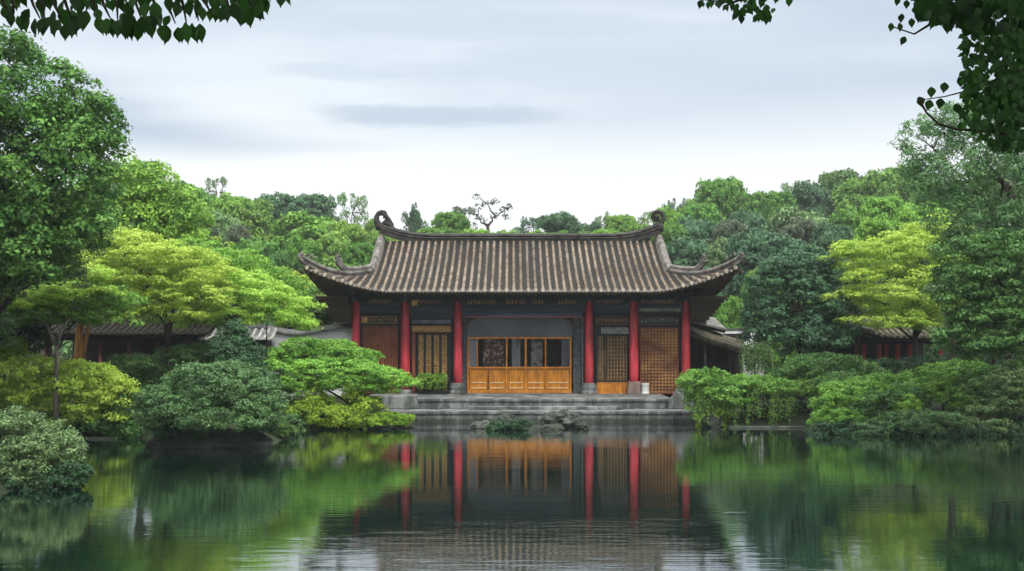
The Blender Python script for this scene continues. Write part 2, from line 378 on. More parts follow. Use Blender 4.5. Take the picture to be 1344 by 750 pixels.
# ------------------------------------------------------------------ leaf clouds
def unit(a): return a / np.maximum(np.linalg.norm(a, axis=-1, keepdims=True), 1e-9)
def leaf_quads(pos, nrm, size, rng, aspect=.5):
    n = len(pos); r = rng.normal(size=(n, 3)); t = unit(np.cross(nrm, r)); b = np.cross(nrm, t)
    s = size[:, None]
    co = np.stack([pos + t * s, pos + b * s * aspect, pos - t * s * .8, pos - b * s * aspect], 1).reshape(-1, 3)
    return co, np.arange(4 * n).reshape(n, 4)
def sublobes(lobes, rng, n=16, f=.40):
    out = []
    for l in lobes:
        c, rr = np.array(l[:3]), np.array(l[3:6]); d = unit(rng.normal(size=(n, 3)) + np.array([0, 0, .15]))
        for q in d:
            k = f * rng.uniform(.75, 1.25); p = c + q * rr * rng.uniform(.62, .80)
            if any(np.linalg.norm((p - np.array(m[:3])) / np.array(m[3:6])) < .5 for m in lobes if m is not l): continue
            out.append((*p, rr[0] * k, rr[1] * k, max(rr[2] * k, rr[0] * k * .38)))
    return out
def clump_points(lobes, cr, dens, rng, low=-.45):
    C, O = [], []
    lob = np.array([(l[0], l[1], l[2], l[3], l[4], l[5]) for l in lobes], float)
    for i, l in enumerate(lob):
        rx, ry, rz = l[3:]
        area = 4 * math.pi * (((rx * ry) ** 1.6 + (rx * rz) ** 1.6 + (ry * rz) ** 1.6) / 3) ** (1 / 1.6)
        n = max(6, int(area / (math.pi * cr * cr) * dens))
        d = unit(rng.normal(size=(n, 3))); d = d[d[:, 2] > low]
        p = l[:3] + d * l[3:] * (.72 + .30 * rng.random((len(d), 1)))
        keep = np.ones(len(p), bool)
        for j, m in enumerate(lob):
            if j == i: continue
            keep &= np.linalg.norm((p - m[:3]) / m[3:], axis=1) > .68
        C.append(p[keep]); O.append(unit(d[keep] / l[3:]))
    return np.concatenate(C), np.concatenate(O)
DENS = 1.05
def foliage(name, lobes, mt, parent=None, leaf=.1, cr=.45, dens=1.3, per=60, flat=.6, seed=0, low=-.45, aspect=.5, up=.45, jit=.55, sub=True):
    rng = np.random.default_rng(seed)
    if sub: lobes = sublobes(lobes, rng)
    C, O = clump_points(lobes, cr, dens * DENS, rng, low); n = len(C); leaf *= .88; per = int(per * 1.5)
    r = cr * (.65 + .7 * rng.random(n))
    d = unit(rng.normal(size=(n, per, 3)) + O[:, None, :] * .55 + np.array([0, 0, up]))
    rad = r[:, None, None] * (.55 + .5 * rng.random((n, per, 1)))
    # ragged sprays: a few leaves stick out of each clump
    rad = np.where(rng.random((n, per, 1)) < .08, rad * 1.35, rad)
    pos = C[:, None, :] + d * rad * np.array([1, 1, flat])
    nrm = unit(d + rng.normal(size=d.shape) * jit + np.array([0, 0, .25]))
    ct = rng.random((n, 1)); ext = float(np.ptp(C[:, 0]) + .01); w_ = C / ext * 9 + seed; big = .5 + .25 * (np.sin(w_[:, 0] * 1.3 + w_[:, 2] * 2.1) + np.sin(w_[:, 1] * 1.7 - w_[:, 2] * 1.1 + w_[:, 0] * .6))
    tone = np.clip(.28 * ct + .34 * big[:, None] + .42 * rng.random((n, per)) ** 1.2, 0, 1)
    size = leaf * (.42 + 1.35 * rng.random(n * per) ** 1.7) * .5 * 1.3
    co, q = leaf_quads(pos.reshape(-1, 3), nrm.reshape(-1, 3), size, rng, aspect)
    return np_mesh(name, co, q, LEAVES[mt] if isinstance(mt, str) else mt, parent, tone=tone.ravel())
GROW = 1.0
def LB(Y, *items, dep=.9):
    out = []
    for it in items:
        px, py, rx, ry = it[:4]; dy = it[4] if len(it) > 4 else 0
        s = (Y + dy) / F; c = P(px, py, Y + dy); rx *= GROW; ry *= GROW
        out.append((*c, rx * s, max(rx * s * dep, ry * s), ry * s))
    return out
def wob(a, b, n, amp, rnd):
    a = Vector(a); b = Vector(b); pts = []
    for i in range(n + 1):
        t = i / n; p = a.lerp(b, t)
        if 0 < i < n: p += Vector([rnd.uniform(-amp, amp) for _ in range(3)])
        pts.append(p)
    return pts
def limbs(mb, base, top, r0, tips, rnd, nseg=6, sides=8):
    """tapered trunk from base to top with limbs to the tips"""
    h = (Vector(top) - Vector(base)).length
    pts = wob(base, top, nseg, h * .025, rnd)
    mb.tube(pts, [r0 * 1.5] + [r0 * (1 - .55 * i / nseg) for i in range(1, nseg + 1)], sides)
    for tp in tips:
        k = rnd.randint(max(1, nseg // 2), nseg); s = pts[k]
        tp = Vector(tp); mid = s.lerp(tp, .5) + Vector((0, 0, (tp - s).length * .08))
        a = wob(s, mid, 2, .04 * h * .3, rnd); b2 = wob(mid, tp, 3, .06 * h * .3, rnd)
        pp = a + b2[1:]; m = len(pp) - 1; rr = r0 * (.45 - .04 * k / nseg)
        mb.tube(pp, [max(.012, rr * (1 - .85 * i / m)) for i in range(m + 1)], 6)
        for _ in range(2):
            q = pp[rnd.randint(2, m)]; e = q + Vector((rnd.uniform(-1, 1), rnd.uniform(-1, 1), rnd.uniform(0, 1))) * h * .09
            mb.tube(wob(q, e, 2, .03, rnd), [rr * .3, rr * .2, .01], 5)
def plant(name, cat, label, lobes, mt, base=None, r0=.12, bark=None, group=None, trunk=True, part='crown', seed=1, tips=None, **kw):
    cx = sum(l[0] for l in lobes) / len(lobes); cy = sum(l[1] for l in lobes) / len(lobes)
    zb = min(l[2] - l[5] for l in lobes); zt = max(l[2] for l in lobes)
    if base is None: base = (cx, cy)
    g0 = gz1(*base); rt = empty(name, (base[0], base[1], g0), label, cat, group)
    foliage(part, lobes, mt, rt, seed=seed, **kw)
    if trunk:
        rnd = random.Random(seed); mb = MB()
        top = (cx * .6 + base[0] * .4, cy * .6 + base[1] * .4, zb + (zt - zb) * .55)
        if top[2] < g0 + .3: top = (top[0], top[1], g0 + .3)
        tl = tips or [(l[0], l[1], l[2]) for l in rnd.sample(lobes, min(len(lobes), 9))]
        limbs(mb, (base[0], base[1], g0 - .15), top, r0, tl, rnd)
        mb.build('trunk' if cat == 'tree' else 'stem', bark or BARK, rt, smooth=True)
    return rt

# ================================================================== THE PAVILION
PV = empty('pavilion', (.4, 54, .881), 'red columned timber hall with a sweeping tiled roof at the far side of the pond', 'pavilion')
XC, YC, A, B, XG = .4, 54.0, 9.05, 6.0, 6.85
FL = .881
def gg(t): return max(0.0, 1 - max(t, 0) / 3.3) ** 1.7
def prof(v): t = v / B; return 5.52 + 2.62 * (.70 * t + .30 * t * t)
def roofpt(sx, x, sy, y, side=None, lift=0.0):
    """x,y >= 0 are distances from the centre; side: None/'F'/'S'"""
    dx, dy = A - x, B - y
    v = dy if (side == 'F' or (side is None and x <= XG)) else (dx if side == 'S' else min(dx, dy))
    u = gg(dx) * gg(dy)
    zz = prof(v) + 1.04 * u + lift
    return (XC + sx * (x + .42 * u), YC + sy * (y + .42 * u), zz)
# roof skin: pan tiles
roof = MB()
def strip(f, ni, nj):
    vs = [f(i / ni, j / nj) for i in range(ni + 1) for j in range(nj + 1)]
    fs = [(i * (nj + 1) + j, (i + 1) * (nj + 1) + j, (i + 1) * (nj + 1) + j + 1, i * (nj + 1) + j + 1) for i in range(ni) for j in range(nj)]
    return vs, fs
for sy in (-1, 1):
    roof.add(*strip(lambda a, b: roofpt(1 if a > .5 else -1, abs(2 * a - 1) * XG, sy, B * (1 - b), 'F'), 90, 16))
    for sx in (-1, 1):
        roof.add(*strip(lambda a, b: roofpt(sx, XG + a * (A - XG), sy, B - b * (A - XG - a * (A - XG)), 'F'), 18, 10))
        roof.add(*strip(lambda a, b: roofpt(sx, A - b * min(A - XG, (1 - a) * B), sy, a * B, 'S'), 30, 10))
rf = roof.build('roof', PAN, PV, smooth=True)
# cover tiles: half round, overlapping lengths
def rib(mb, path, lat, r=.072, step=.24):
    P0 = [Vector(p) for p in path]
    # resample at tile joints
    Ls = [0]
    for a, b in zip(P0, P0[1:]): Ls.append(Ls[-1] + (b - a).length)
    tot = Ls[-1]
    if tot < .15: return
    n = max(1, int(tot / step)); lat = Vector(lat)
    def at(s):
        for i in range(len(P0) - 1):
            if s <= Ls[i + 1] + 1e-9: return P0[i].lerp(P0[i + 1], (s - Ls[i]) / max(1e-6, Ls[i + 1] - Ls[i]))
        return P0[-1]
    vs = []; K = 6; rings = 0
    dzr = random.uniform(-.006, .006); 
    for i in range(n):
        j = random.uniform(-.006, .006)
        for e, rr in ((0, r * 1.06), (1, r * .90)):
            s = tot * (i + e) / n; c = at(s); t = (at(min(tot, s + .05)) - at(max(0, s - .05))).normalized()
            l2 = (lat - t * lat.dot(t)).normalized(); up = l2.cross(t)
            if up.z < 0: up = -up
            for k in range(K + 1):
                q = math.pi * k / K; vs.append(c + l2 * (math.cos(q) * rr + j) + up * (math.sin(q) * rr + (.035 if 0 < k < K else -.01) + dzr))
            rings += 1
    fs = [(i * (K + 1) + k, i * (K + 1) + k + 1, (i + 1) * (K + 1) + k + 1, (i + 1) * (K + 1) + k) for i in range(rings - 1) for k in range(K)]
    fs.append(tuple(range(K + 1)))
    mb.add(vs, fs)
tiles = MB(); discs = MB(); drips = MB()
SP = .318
def disc(mb, c, nrm, r):
    n = Vector(nrm).normalized(); mb.tube([Vector(c) - n * .0, Vector(c) + n * .05], r, 10)
nx = int(A / SP)
for sy in (-1, 1):
    for i in range(-nx, nx + 1):
        x = i * SP; ax = abs(x); sx = 1 if x >= 0 else -1
        if ax > A - .12: continue
        top = 0.15 if ax <= XG else B - (A - ax)
        m = 22 if ax <= XG else 10
        path = [roofpt(sx, ax, sy, B + (top - B) * k / m, 'F') for k in range(m + 1)]
        rib(tiles, path, (1, 0, 0))
        p = Vector(path[0]); disc(discs, p + Vector((0, sy * .0, .02)), (0, sy, -.15), .088)
        # drip tile between the ribs
        q = Vector(roofpt(sx, abs(x + SP / 2), sy, B, 'F')) if abs(x + SP / 2) < A - .1 else None
        if q: drips.add([(q.x - .11, q.y + sy * .02, q.z + .03), (q.x + .11, q.y + sy * .02, q.z + .03), (q.x + .07, q.y + sy * .05, q.z - .06), (q.x, q.y + sy * .06, q.z - .11), (q.x - .07, q.y + sy * .05, q.z - .06),
                         (q.x - .11, q.y, q.z + .03), (q.x + .11, q.y, q.z + .03), (q.x + .07, q.y + sy * .03, q.z - .06), (q.x, q.y + sy * .04, q.z - .11), (q.x - .07, q.y + sy * .03, q.z - .06)],
                        [(0, 1, 2, 3, 4), (9, 8, 7, 6, 5), (0, 5, 6, 1), (1, 6, 7, 2), (2, 7, 8, 3), (3, 8, 9, 4), (4, 9, 5, 0)])
ny = int(B / SP)
for sx in (-1, 1):
    for j in range(-ny, ny + 1):
        y = j * SP; ay = abs(y); sy = 1 if y >= 0 else -1
        if ay > B - .12: continue
        top = min(A - XG, B - ay)
        path = [roofpt(sx, A - top * k / 10, sy, ay, 'S') for k in range(11)]
        rib(tiles, path, (0, 1, 0))
        disc(discs, Vector(path[0]) + Vector((0, 0, .02)), (sx, 0, -.15), .088)
nf0 = len(tiles.f); tiles.add(discs.v, discs.f); nf1 = len(tiles.f); tiles.add(drips.v, drips.f)
ct_ = tiles.build('cover_tiles', TILE, rf, smooth=False)
ct_.data.materials.append(mat('eave_disc_clay', (.55, .48, .38), (.30, .25, .19), 4, .8, .5)); ct_.data.materials.append(RIDGEL)
ix = np.zeros(len(ct_.data.polygons), np.int32)
if len(ix) == len(tiles.f): ix[nf0:nf1] = 1; ix[nf1:] = 2
ct_.data.polygons.foreach_set('material_index', ix)
# soffit boards and rafters
sof = MB()
for sy in (-1, 1):
    sof.add(*strip(lambda a, b: roofpt(1 if a > .5 else -1, abs(2 * a - 1) * XG, sy, B * (1 - b * .6), 'F', -.14), 60, 8))
    for sx in (-1, 1):
        sof.add(*strip(lambda a, b: roofpt(sx, XG + a * (A - XG), sy, B - b * (A - XG - a * (A - XG)), 'F', -.14), 18, 6))
        sof.add(*strip(lambda a, b: roofpt(sx, A - b * min(A - XG, (1 - a) * B), sy, a * B, 'S', -.14), 30, 6))
# fascia closing the eave edge
for sy in (-1, 1):
    sof.add(*strip(lambda a, b: tuple(Vector(roofpt(1 if a > .5 else -1, abs(2 * a - 1) * A, sy, B, 'F', -.15 + b * .15)) + Vector((0, -sy * .05, 0))), 90, 1))
for sx in (-1, 1):
    sof.add(*strip(lambda a, b: tuple(Vector(roofpt(sx, A, 1 if a > .5 else -1, abs(2 * a - 1) * B, 'S', -.15 + b * .15)) + Vector((-sx * .05, 0, 0))), 60, 1))
sof.build('soffit', SOFF, rf, smooth=True)
raf = MB()
for sy in (-1, 1):
    for i in range(-29, 30):
        x = i * SP; ax = abs(x); sx = 1 if x >= 0 else -1; ln = min(2.2, max(.3, (A - ax)))
        raf.sweep([roofpt(sx, ax, sy, B - .12 - ln * k / 4, 'F', -.2) for k in range(5)], [(-.05, -.06), (.05, -.06), (.05, .055), (-.05, .055)], (1, 0, 0))
for sx in (-1, 1):
    for j in range(-18, 19):
        y = j * SP; ay = abs(y); sy = 1 if y >= 0 else -1; ln = min(2.0, max(.3, (B - ay)))
        raf.sweep([roofpt(sx, A - .12 - ln * k / 4, sy, ay, 'S', -.2) for k in range(5)], [(-.05, -.06), (.05, -.06), (.05, .055), (-.05, .055)], (0, 1, 0))
raf.build('rafters', SOFF, rf)
# main ridge, sagging in the middle and swinging up at the ends
def ridge_z(x): a = abs(x) / XG; return 8.14 + .04 + .52 * max(0, (a - .62) / .38) ** 2.2
XR = XG + .02
pts = [(XC + XR * t, YC, ridge_z(XR * t)) for t in [i / 40 * 2 - 1 for i in range(41)]]
rg = MB()
rg.sweep(pts, [(-.17, -.18), (.17, -.18), (.17, .02), (.13, .02), (.13, .20), (.19, .21), (.19, .27), (.08, .34), (-.08, .34), (-.19, .27), (-.19, .21), (-.13, .20), (-.13, .02), (-.17, .02)])
rg.build('main_ridge', RIDGE, rf)
ln = MB()
for zz in (.12, .235): ln.sweep([(p[0], p[1], p[2] + zz) for p in pts], [(-.205, -.014), (.205, -.014), (.205, .014), (-.205, .014)])
ln.build('ridge_moulding', RIDGEL, rf)
# closing wall under the swinging ridge ends
# scroll ornaments at the ridge ends
def scroll(c, sx, R0, turns, thick, plane='x'):
    mb = MB(); n = 34; pts = []; rad = []
    for i in range(n + 1):
        t = i / n; a = -math.pi * .5 + t * turns * 2 * math.pi; r = R0 * (1 - .78 * t)
        pts.append((c[0] - sx * (r * math.cos(a)) * 1.0, c[1], c[2] + r * math.sin(a) + R0)); rad.append(thick * (1 - .55 * t))
    mb.tube(pts, rad, 8); return mb
for sx in (-1, 1):
    e = (XC + sx * (XR + .02), YC, ridge_z(XR) + .12)
    mb = MB()
    if sx < 0:   # crest curling inward like a beak
        base = [(0, -.12), (-.10, .1), (-.17, .32), (-.17, .50), (-.08, .68), (.08, .77), (.24, .76), (.36, .66)]
        rad = [.17, .16, .15, .13, .115, .09, .06, .02]
        mb.tube([(e[0] + a, e[1], e[2] + b) for a, b in base], rad, 8)
        mb.tube([(e[0] + a, e[1], e[2] + b) for a, b in [(.05, .05), (.28, .22), (.5, .12), (.78, -.22)]], [.1, .19, .14, .05], 8)
        mb.tube([(e[0] + a, e[1], e[2] + b) for a, b in [(-.02, .62), (.16, .66), (.3, .52), (.44, .36), (.66, .1)]], [.06, .1, .12, .10, .04], 8)
        for k in range(5): mb.tube([(e[0] + .15 + .12 * k, e[1], e[2] + .45 - .12 * k), (e[0] + .28 + .12 * k, e[1], e[2] + .56 - .15 * k)], [.06, .02], 6)
    else:
        n = 30; pts2 = []; rr = []
        for i in range(n + 1):
            t = i / n; a = -math.pi * .35 + t * 2.6 * math.pi * .82; r = .35 * (1 - .62 * t)
            pts2.append((e[0] - .16 + r * math.cos(a), e[1], e[2] + .50 + r * math.sin(a))); rr.append(.125 * (1 - .45 * t))
        mb.tube([(e[0] - .05, e[1], e[2] - .2), (e[0] + .02, e[1], e[2] + .05), pts2[0]], [.2, .17, .125], 8)
        mb.tube(pts2, rr, 8)
        mb.tube([(e[0] - .35, e[1], e[2] - .12), (e[0] - .3, e[1], e[2] + .1), (e[0] - .12, e[1], e[2] + .2)], [.1, .09, .05], 6)
        mb.tube([(e[0] - .16, e[1] - .12, e[2] + .5), (e[0] - .16, e[1] + .12, e[2] + .5)], .13, 10)
    mb.build('ridge_scroll', RIDGE, rf, smooth=True)
def knob(mb, q, o2, R0):
    pts = []; rr = []
    for i in range(22):
        t = i / 21; a = -2.2 + t * 1.75 * math.pi * 1.1; rad = R0 * (1 - .55 * t)
        pts.append(q + o2 * (-.05 + rad * math.cos(a)) + Vector((0, 0, R0 + rad * math.sin(a)))); rr.append(R0 * .62 * (1 - .35 * t))
    mb.tube([q + o2 * -.25 + Vector((0, 0, -.08)), q + o2 * -.1, pts[0]], [R0 * .6, R0 * .65, R0 * .62], 8)
    mb.tube(pts, rr, 8)
sect = [(-.13, -.12), (.13, -.12), (.13, .14), (.17, .16), (.12, .26), (0, .31), (-.12, .26), (-.17, .16), (-.13, .14)]
for sx in (-1, 1):
    for sy in (-1, 1):
        yt = B - (A - XG)
        mb = MB()
        # gable ridge down the main slope
        down = [roofpt(sx, XG - .02, sy, yt * k / 12, 'F', .05) for k in range(0, 13)]
        mb.sweep(down, sect, (1, 0, 0))
        mb.sweep([(p[0], p[1], p[2] + .10) for p in down], [(-.2, -.015), (.2, -.015), (.2, .015), (-.2, .015)], (1, 0, 0))
        mb.build('gable_ridge', RIDGEL, rf)
        mb = MB()
        hp = []
        for k in range(25):
            t = k / 24; d = (A - XG) * (1 - t); hp.append(roofpt(sx, A - d, sy, B - d, 'F', .06 + .16 * t ** 3))
        e1 = Vector(hp[-1]); d1 = (Vector(hp[-1]) - Vector(hp[-3])).normalized()
        hp.append(tuple(e1 + d1 * .12 + Vector((0, 0, .05))))
        mb.sweep(hp, [(a * .85, b * .8) for a, b in sect]); mb.sweep([(p[0], p[1], p[2] + .09) for p in hp], [(-.16, -.013), (.16, -.013), (.16, .013), (-.16, .013)])
        mb.build('hip_ridge', RIDGEL, rf)
        # upper short ridge with a scroll (the second tier of the hip)
        mb = MB()
        pk = [Vector(hp[k]) + Vector((0, 0, .30 if k < 11 else .30)) for k in range(0, 14)]
        lift = [0] * 10 + [.03, .10, .22, .40]
        pk = [p + Vector((0, 0, l)) for p, l in zip(pk, lift)]
        mb.sweep(pk, [(-.09, -.16), (.09, -.16), (.12, .04), (0, .12), (-.12, .04)])
        mb.build('upper_hip_ridge', RIDGEL, rf)
        mb = MB(); q = pk[-1]; o2 = Vector((sx, sy, 0)).normalized()
        knob(mb, q + Vector((0, 0, -.04)), o2, .125)
        mb.build('hip_scroll', RIDGEL, rf, smooth=True)
        mb = MB(); q = Vector(hp[-1])
        knob(mb, q + Vector((0, 0, -.04)), o2, .15)
        for k in range(3): mb.tube([q + o2 * (-.35 - .2 * k) + Vector((0, 0, .12 - .06 * k)), q + o2 * (-.38 - .2 * k) + Vector((0, 0, .30 - .08 * k))], [.07, .03], 6)
        mb.build('corner_scroll', RIDGEL, rf, smooth=True)
    # gable wall
    gw = MB(); yt = B - (A - XG); n = 12; zlo = prof(A - XG) - .1
    top = [roofpt(sx, XG, 1 if k >= 0 else -1, abs(k) / n * yt, 'F', -.03) for k in range(-n, n + 1)]
    xw = XC + sx * (XG - .12)
    vs = [(xw, p[1], p[2]) for p in top] + [(xw, p[1], zlo) for p in top] + [(xw - sx * .1, p[1], p[2]) for p in top] + [(xw - sx * .1, p[1], zlo) for p in top]
    m = 2 * n + 1
    fs = [(i, i + 1, m + i + 1, m + i) for i in range(m - 1)] + [(2 * m + i, 2 * m + i + 1, 3 * m + i + 1, 3 * m + i) for i in range(m - 1)]
    gw.add(vs, fs); gw.build('gable_wall', WHITEW, rf)

# columns -------------------------------------------------------------
s50 = 50 / F
COLPX = [467.5, 532, 601, 773, 832, 900]
beam_z = Z(397, 50)
for i, px in enumerate(COLPX):
    cx = X(px, 50); r = .205 if i in (1, 4) else .19
    m = MB(); m.lathe(cx, 50, [(r * 1.0, FL + .1), (r * 1.03, FL + 1.0), (r * .97, FL + 2.8), (r * .90, beam_z + .12)], 24)
    c = m.build('column', REDW, PV, smooth=True)
    mb = MB()
    if i in (2, 3):
        mb.lathe(cx - .02, 49.95, [(.40, FL - .0), (.40, FL + .10), (.36, FL + .16), (.37, FL + .30), (.30, FL + .46), (.22, FL + .50)], 20); bm = mb.build('column_base', STONE, c, smooth=False, bevel=.02)
    elif i == 4:
        mb.hexa([(cx - .32, 49.66, FL), (cx + .32, 49.66, FL), (cx + .32, 50.3, FL), (cx - .32, 50.3, FL), (cx - .27, 49.7, FL + .56), (cx + .27, 49.7, FL + .56), (cx + .27, 50.3, FL + .56), (cx - .27, 50.3, FL + .56)])
        bm = mb.build('column_base', mat('brown_stone', (.23, .17, .14), (.11, .08, .07), 3, .8, .5), c, bevel=.02)
        tag(bm, 'square brown stone base')
    else:
        mb.lathe(cx, 50, [(.30, FL), (.31, FL + .08), (.27, FL + .17), (.22, FL + .2)], 20); bm = mb.build('column_base', STONE, c)
# rear and side columns
for cx, cy in [(X(467.5, 50), 54), (X(900, 50), 54), (X(467.5, 50), 58), (X(900, 50), 58), (X(601, 50), 58), (X(773, 50), 58)]:
    m = MB(); m.lathe(cx, cy, [(.19, FL), (.19, FL + 2.8), (.18, 5.3)], 16); m.build('column', REDW, PV, smooth=True)
# faded inner columns beside the centre bay
for px in (594, 768.5):
    m = MB(); m.lathe(X(px, 51.2), 51.2, [(.17, FL), (.17, 5.0)], 16); m.build('inner_column', MAUVE, PV, smooth=True)
x0, x5 = X(467.5, 50), X(900, 50)
# eave purlin and frieze
m = MB(); m.box(x0 - .3, x5 + .3, 49.86, 50.12, beam_z - .02, 5.98); m.build('frieze_board', BLACKW, PV)
m = MB()
for a, b in ((0, 1), (1, 2), (2, 3), (3, 4), (4, 5)):
    xa, xb = X(COLPX[a], 50) + .2, X(COLPX[b], 50) - .2
    m.box(xa, xb, 49.90, 50.10, Z(411, 50), Z(403.5, 50))
    m.box(xa, xb, 49.86, 50.14, Z(403, 50), beam_z - .025)
m.build('tie_beam', BLUEB, PV, bevel=.015)
m = MB(); m.box(X(839, 50), X(893, 50), 49.885, 49.9, Z(409, 50), Z(405, 50)); m.build('pale_beam_face', mat('pale_green_timber', (.22, .24, .17), (.12, .13, .1), 3, .7, .2), PV)
# eave braces in front of the beam (short brackets above each column)
for px in COLPX:
    m = MB(); cx = X(px, 50)
    for k in range(3): m.box(cx - .09, cx + .09, 49.86 - .28 * (k + 1), 49.9, 5.10 + .17 * k, 5.22 + .17 * k)
    for k in range(2): m.box(cx - .45 - .15 * k, cx + .45 + .15 * k, 49.72 - .2 * k, 49.80 - .2 * k, 5.22 + .18 * k, 5.32 + .18 * k)
    m.build('bracket', BLACKW, PV)
# carved panels ---------------------------------------------------------
def carved(name, pa, pb, ya, yb, Y, orn, back=BLACKW, border=None, kind=0, parent=None, seed=0, frame=.02):
    rnd = random.Random(seed + pa); xa, xb = X(pa, Y), X(pb, Y); zb, zt = Z(yb, Y), Z(ya, Y)
    m = MB(); m.box(xa, xb, Y - .03, Y + .05, zb, zt); o = m.build(name, back, parent or PV)
    if border:
        m = MB(); f = frame
        m.box(xa, xb, Y - .055, Y - .031, zt - f, zt); m.box(xa, xb, Y - .055, Y - .031, zb, zb + f)
        m.box(xa, xa + f, Y - .055, Y - .031, zb + f + .002, zt - f - .002); m.box(xb - f, xb, Y - .055, Y - .031, zb + f + .002, zt - f - .002)
        m.build('panel_frame', border, o)
    m = MB(); h = zt - zb; x = xa + .07
    while x < xb - .1:
        wv = rnd.uniform(.05, .11)
        if kind == 0:    # scrolls
            n = 9; r = h * rnd.uniform(.2, .3); zc = (zb + zt) / 2 + rnd.uniform(-.1, .1) * h; sg = rnd.choice((-1, 1))
            m.tube([(x + r * (1 - .06 * k) * math.cos(k * .75) * sg + r * .5, Y - .045, zc + r * (1 - .06 * k) * math.sin(k * .75)) for k in range(n)], .017, 5)
            m.tube([(x, Y - .045, zb + h * .2), (x + wv, Y - .05, zc), (x + wv * 1.6, Y - .045, zt - h * .2)], [.01, .024, .008], 5)
            x += wv + h * .30
        else:            # upright reliefs with a rounded head
            zt2 = zt - h * rnd.uniform(.15, .3)
            m.hexa([(x, Y - .055, zb + h * .18), (x + wv, Y - .055, zb + h * .18), (x + wv, Y - .03, zb + h * .18), (x, Y - .03, zb + h * .18), (x + wv * .2, Y - .055, zt2), (x + wv * .8, Y - .055, zt2), (x + wv * .8, Y - .03, zt2), (x + wv * .2, Y - .03, zt2)])
            x += wv + .05
    m.build('relief', orn, o); return o
CR = mat('reddish_carving', (.34, .18, .11), (.14, .07, .05), 8, .7, .5)
for pa, pb, k, orn in [(483, 517, 0, CR), (546, 578, 0, CR), (611, 652, 1, GOLDD), (662, 692, 1, CR), (697, 716, 1, GOLDD), (731, 758, 1, CR), (782, 819, 0, CR), (840, 887, 0, CR)]:
    carved('carved_panel', pa, pb, 391.5, 401, 49.79, orn, BLACKW, None, k)
mg = MB(); mg.box(X(540.5, 49.7), X(548, 49.7), 49.70, 49.76, Z(402, 49.7), Z(394.5, 49.7)); mg.build('gilded_block', GOLD, PV)
YD = 50.16
carved('carved_panel', 475, 521, 415.5, 424.5, YD - .04, GOLDD, BLACKW, GOLD, 0)
mg = MB(); mg.box(X(475.6, YD), X(482.5, YD), YD - .11, YD - .075, Z(423.6, YD), Z(416.4, YD)); mg.build('gilded_block', GOLD, PV)
carved('carved_panel', 541, 592, 428, 436, YD - .04, GOLD, GOLDD, GOLD, 0)
carved('carved_panel', 782, 826, 416, 426, YD - .04, CR, BLACKW, CR, 0)
carved('stone_panel', 789, 825, 430, 438.5, YD - .04, CARVE, CARVE, None, 0)
carved('carved_panel', 839, 890, 416.5, 426, YD - .04, CARVE, BLACKW, CR, 0)
m = MB()   # transoms of the second bay
m.box(X(539, 50), X(594, 50), 50.02, 50.10, Z(418.5, 50), Z(412, 50)); m.build('transom', BLUEB, PV)
m = MB(); m.box(X(541, 50), X(592, 50), 50.03, 50.11, Z(425, 50), Z(420, 50)); m.build('transom', mat('grey_transom', (.13, .14, .17), (.06, .07, .09), 2, .6, .2), PV)
# dark wall behind everything in the side bays
for a, b in ((467.5, 532), (532, 602), (772, 832), (832, 900)):
    m = MB(); m.box(X(a, 50), X(b, 50) - .004, YD + .12, YD + .20, FL, Z(404, 50)); m.build('bay_wall', BLACKW, PV)
# lattice doors
def lattice(pa, pb, ya, yb, Y, vx, hz, bar, paper, frame, vb=.022, hb=.012, name='lattice_door', strips=None, label=None):
    xa, xb = X(pa, Y), X(pb, Y); zb, zt = Z(yb, Y), Z(ya, Y)
    m = MB(); m.box(xa, xb, Y + .03, Y + .055, zb, zt); d = m.build(name, paper, PV)
    if label: tag(d, label)
    f = .05; m = MB()
    m.box(xa, xb, Y - .03, Y + .028, zt - f, zt); m.box(xa, xb, Y - .03, Y + .028, zb, zb + f)
    m.box(xa, xa + f, Y - .03, Y + .028, zb + f + .002, zt - f - .002); m.box(xb - f, xb, Y - .03, Y + .028, zb + f + .002, zt - f - .002)
    m.build('door_frame', frame, d)
    m = MB(); ia, ib = xa + f + .002, xb - f - .002
    cols = strips or [(0, 1)]
    for sa, sb in cols:
        ca, cb = ia + (ib - ia) * sa, ia + (ib - ia) * sb
        n = max(1, round((cb - ca) / vx))
        for k in range(n + 1):
            x = ca + (cb - ca) * k / n; m.box(max(ia, x - vb / 2), min(ib, x + vb / 2), Y - .015, Y + .01, zb + f + .002, zt - f - .002)
        nh = int((zt - zb - 2 * f) / hz)
        for k in range(1, nh):
            z = zb + f + k * (zt - zb - 2 * f) / nh
            m.box(ca, cb, Y - .01, Y + .014, z - hb / 2, z + hb / 2)
    m.build('lattice', bar, d); return d
lattice(476, 522, 428.5, 516.5, YD, .10, .085, mat('red_gold_bars', (.36, .115, .048), (.17, .045, .020), 3, .6, .3), DPAPER, REDBR, .032, .02, label='red brown lattice door behind the left bushes')
m = MB(); m.box(X(540.5, 50), X(545, 50), 50.05, 50.14, FL, Z(437, 50)); m.build('door_jamb', REDBR, PV)
lattice(546, 590, 438, 516.8, YD, .07, .075, GOLD, BLACKW, BLACKW, .018, .022, strips=[(.06, .19), (.30, .44), (.55, .69), (.80, .94)], label='black door with four gilded lattice strips')
lattice(783, 824, 440, 501.5, YD, .14, .17, GOLDD, mat('dim_gold_paper', (.10, .06, .02), (.012, .008, .006), 1.4, .8, .1, (2.6, 1, .8)), BLACKW, .03, .022, strips=[(.0, .16), (.36, 1)], label='dark lattice door above an orange panel')
m = MB(); zt_, zb_ = Z(502, YD), Z(516.8, YD); xa, xb = X(783, YD), X(824, YD)
m.box(xa, xb, YD - .02, YD + .04, zb_, zt_); pn = m.build('door_panel', ORANGE, PV)
m = MB()
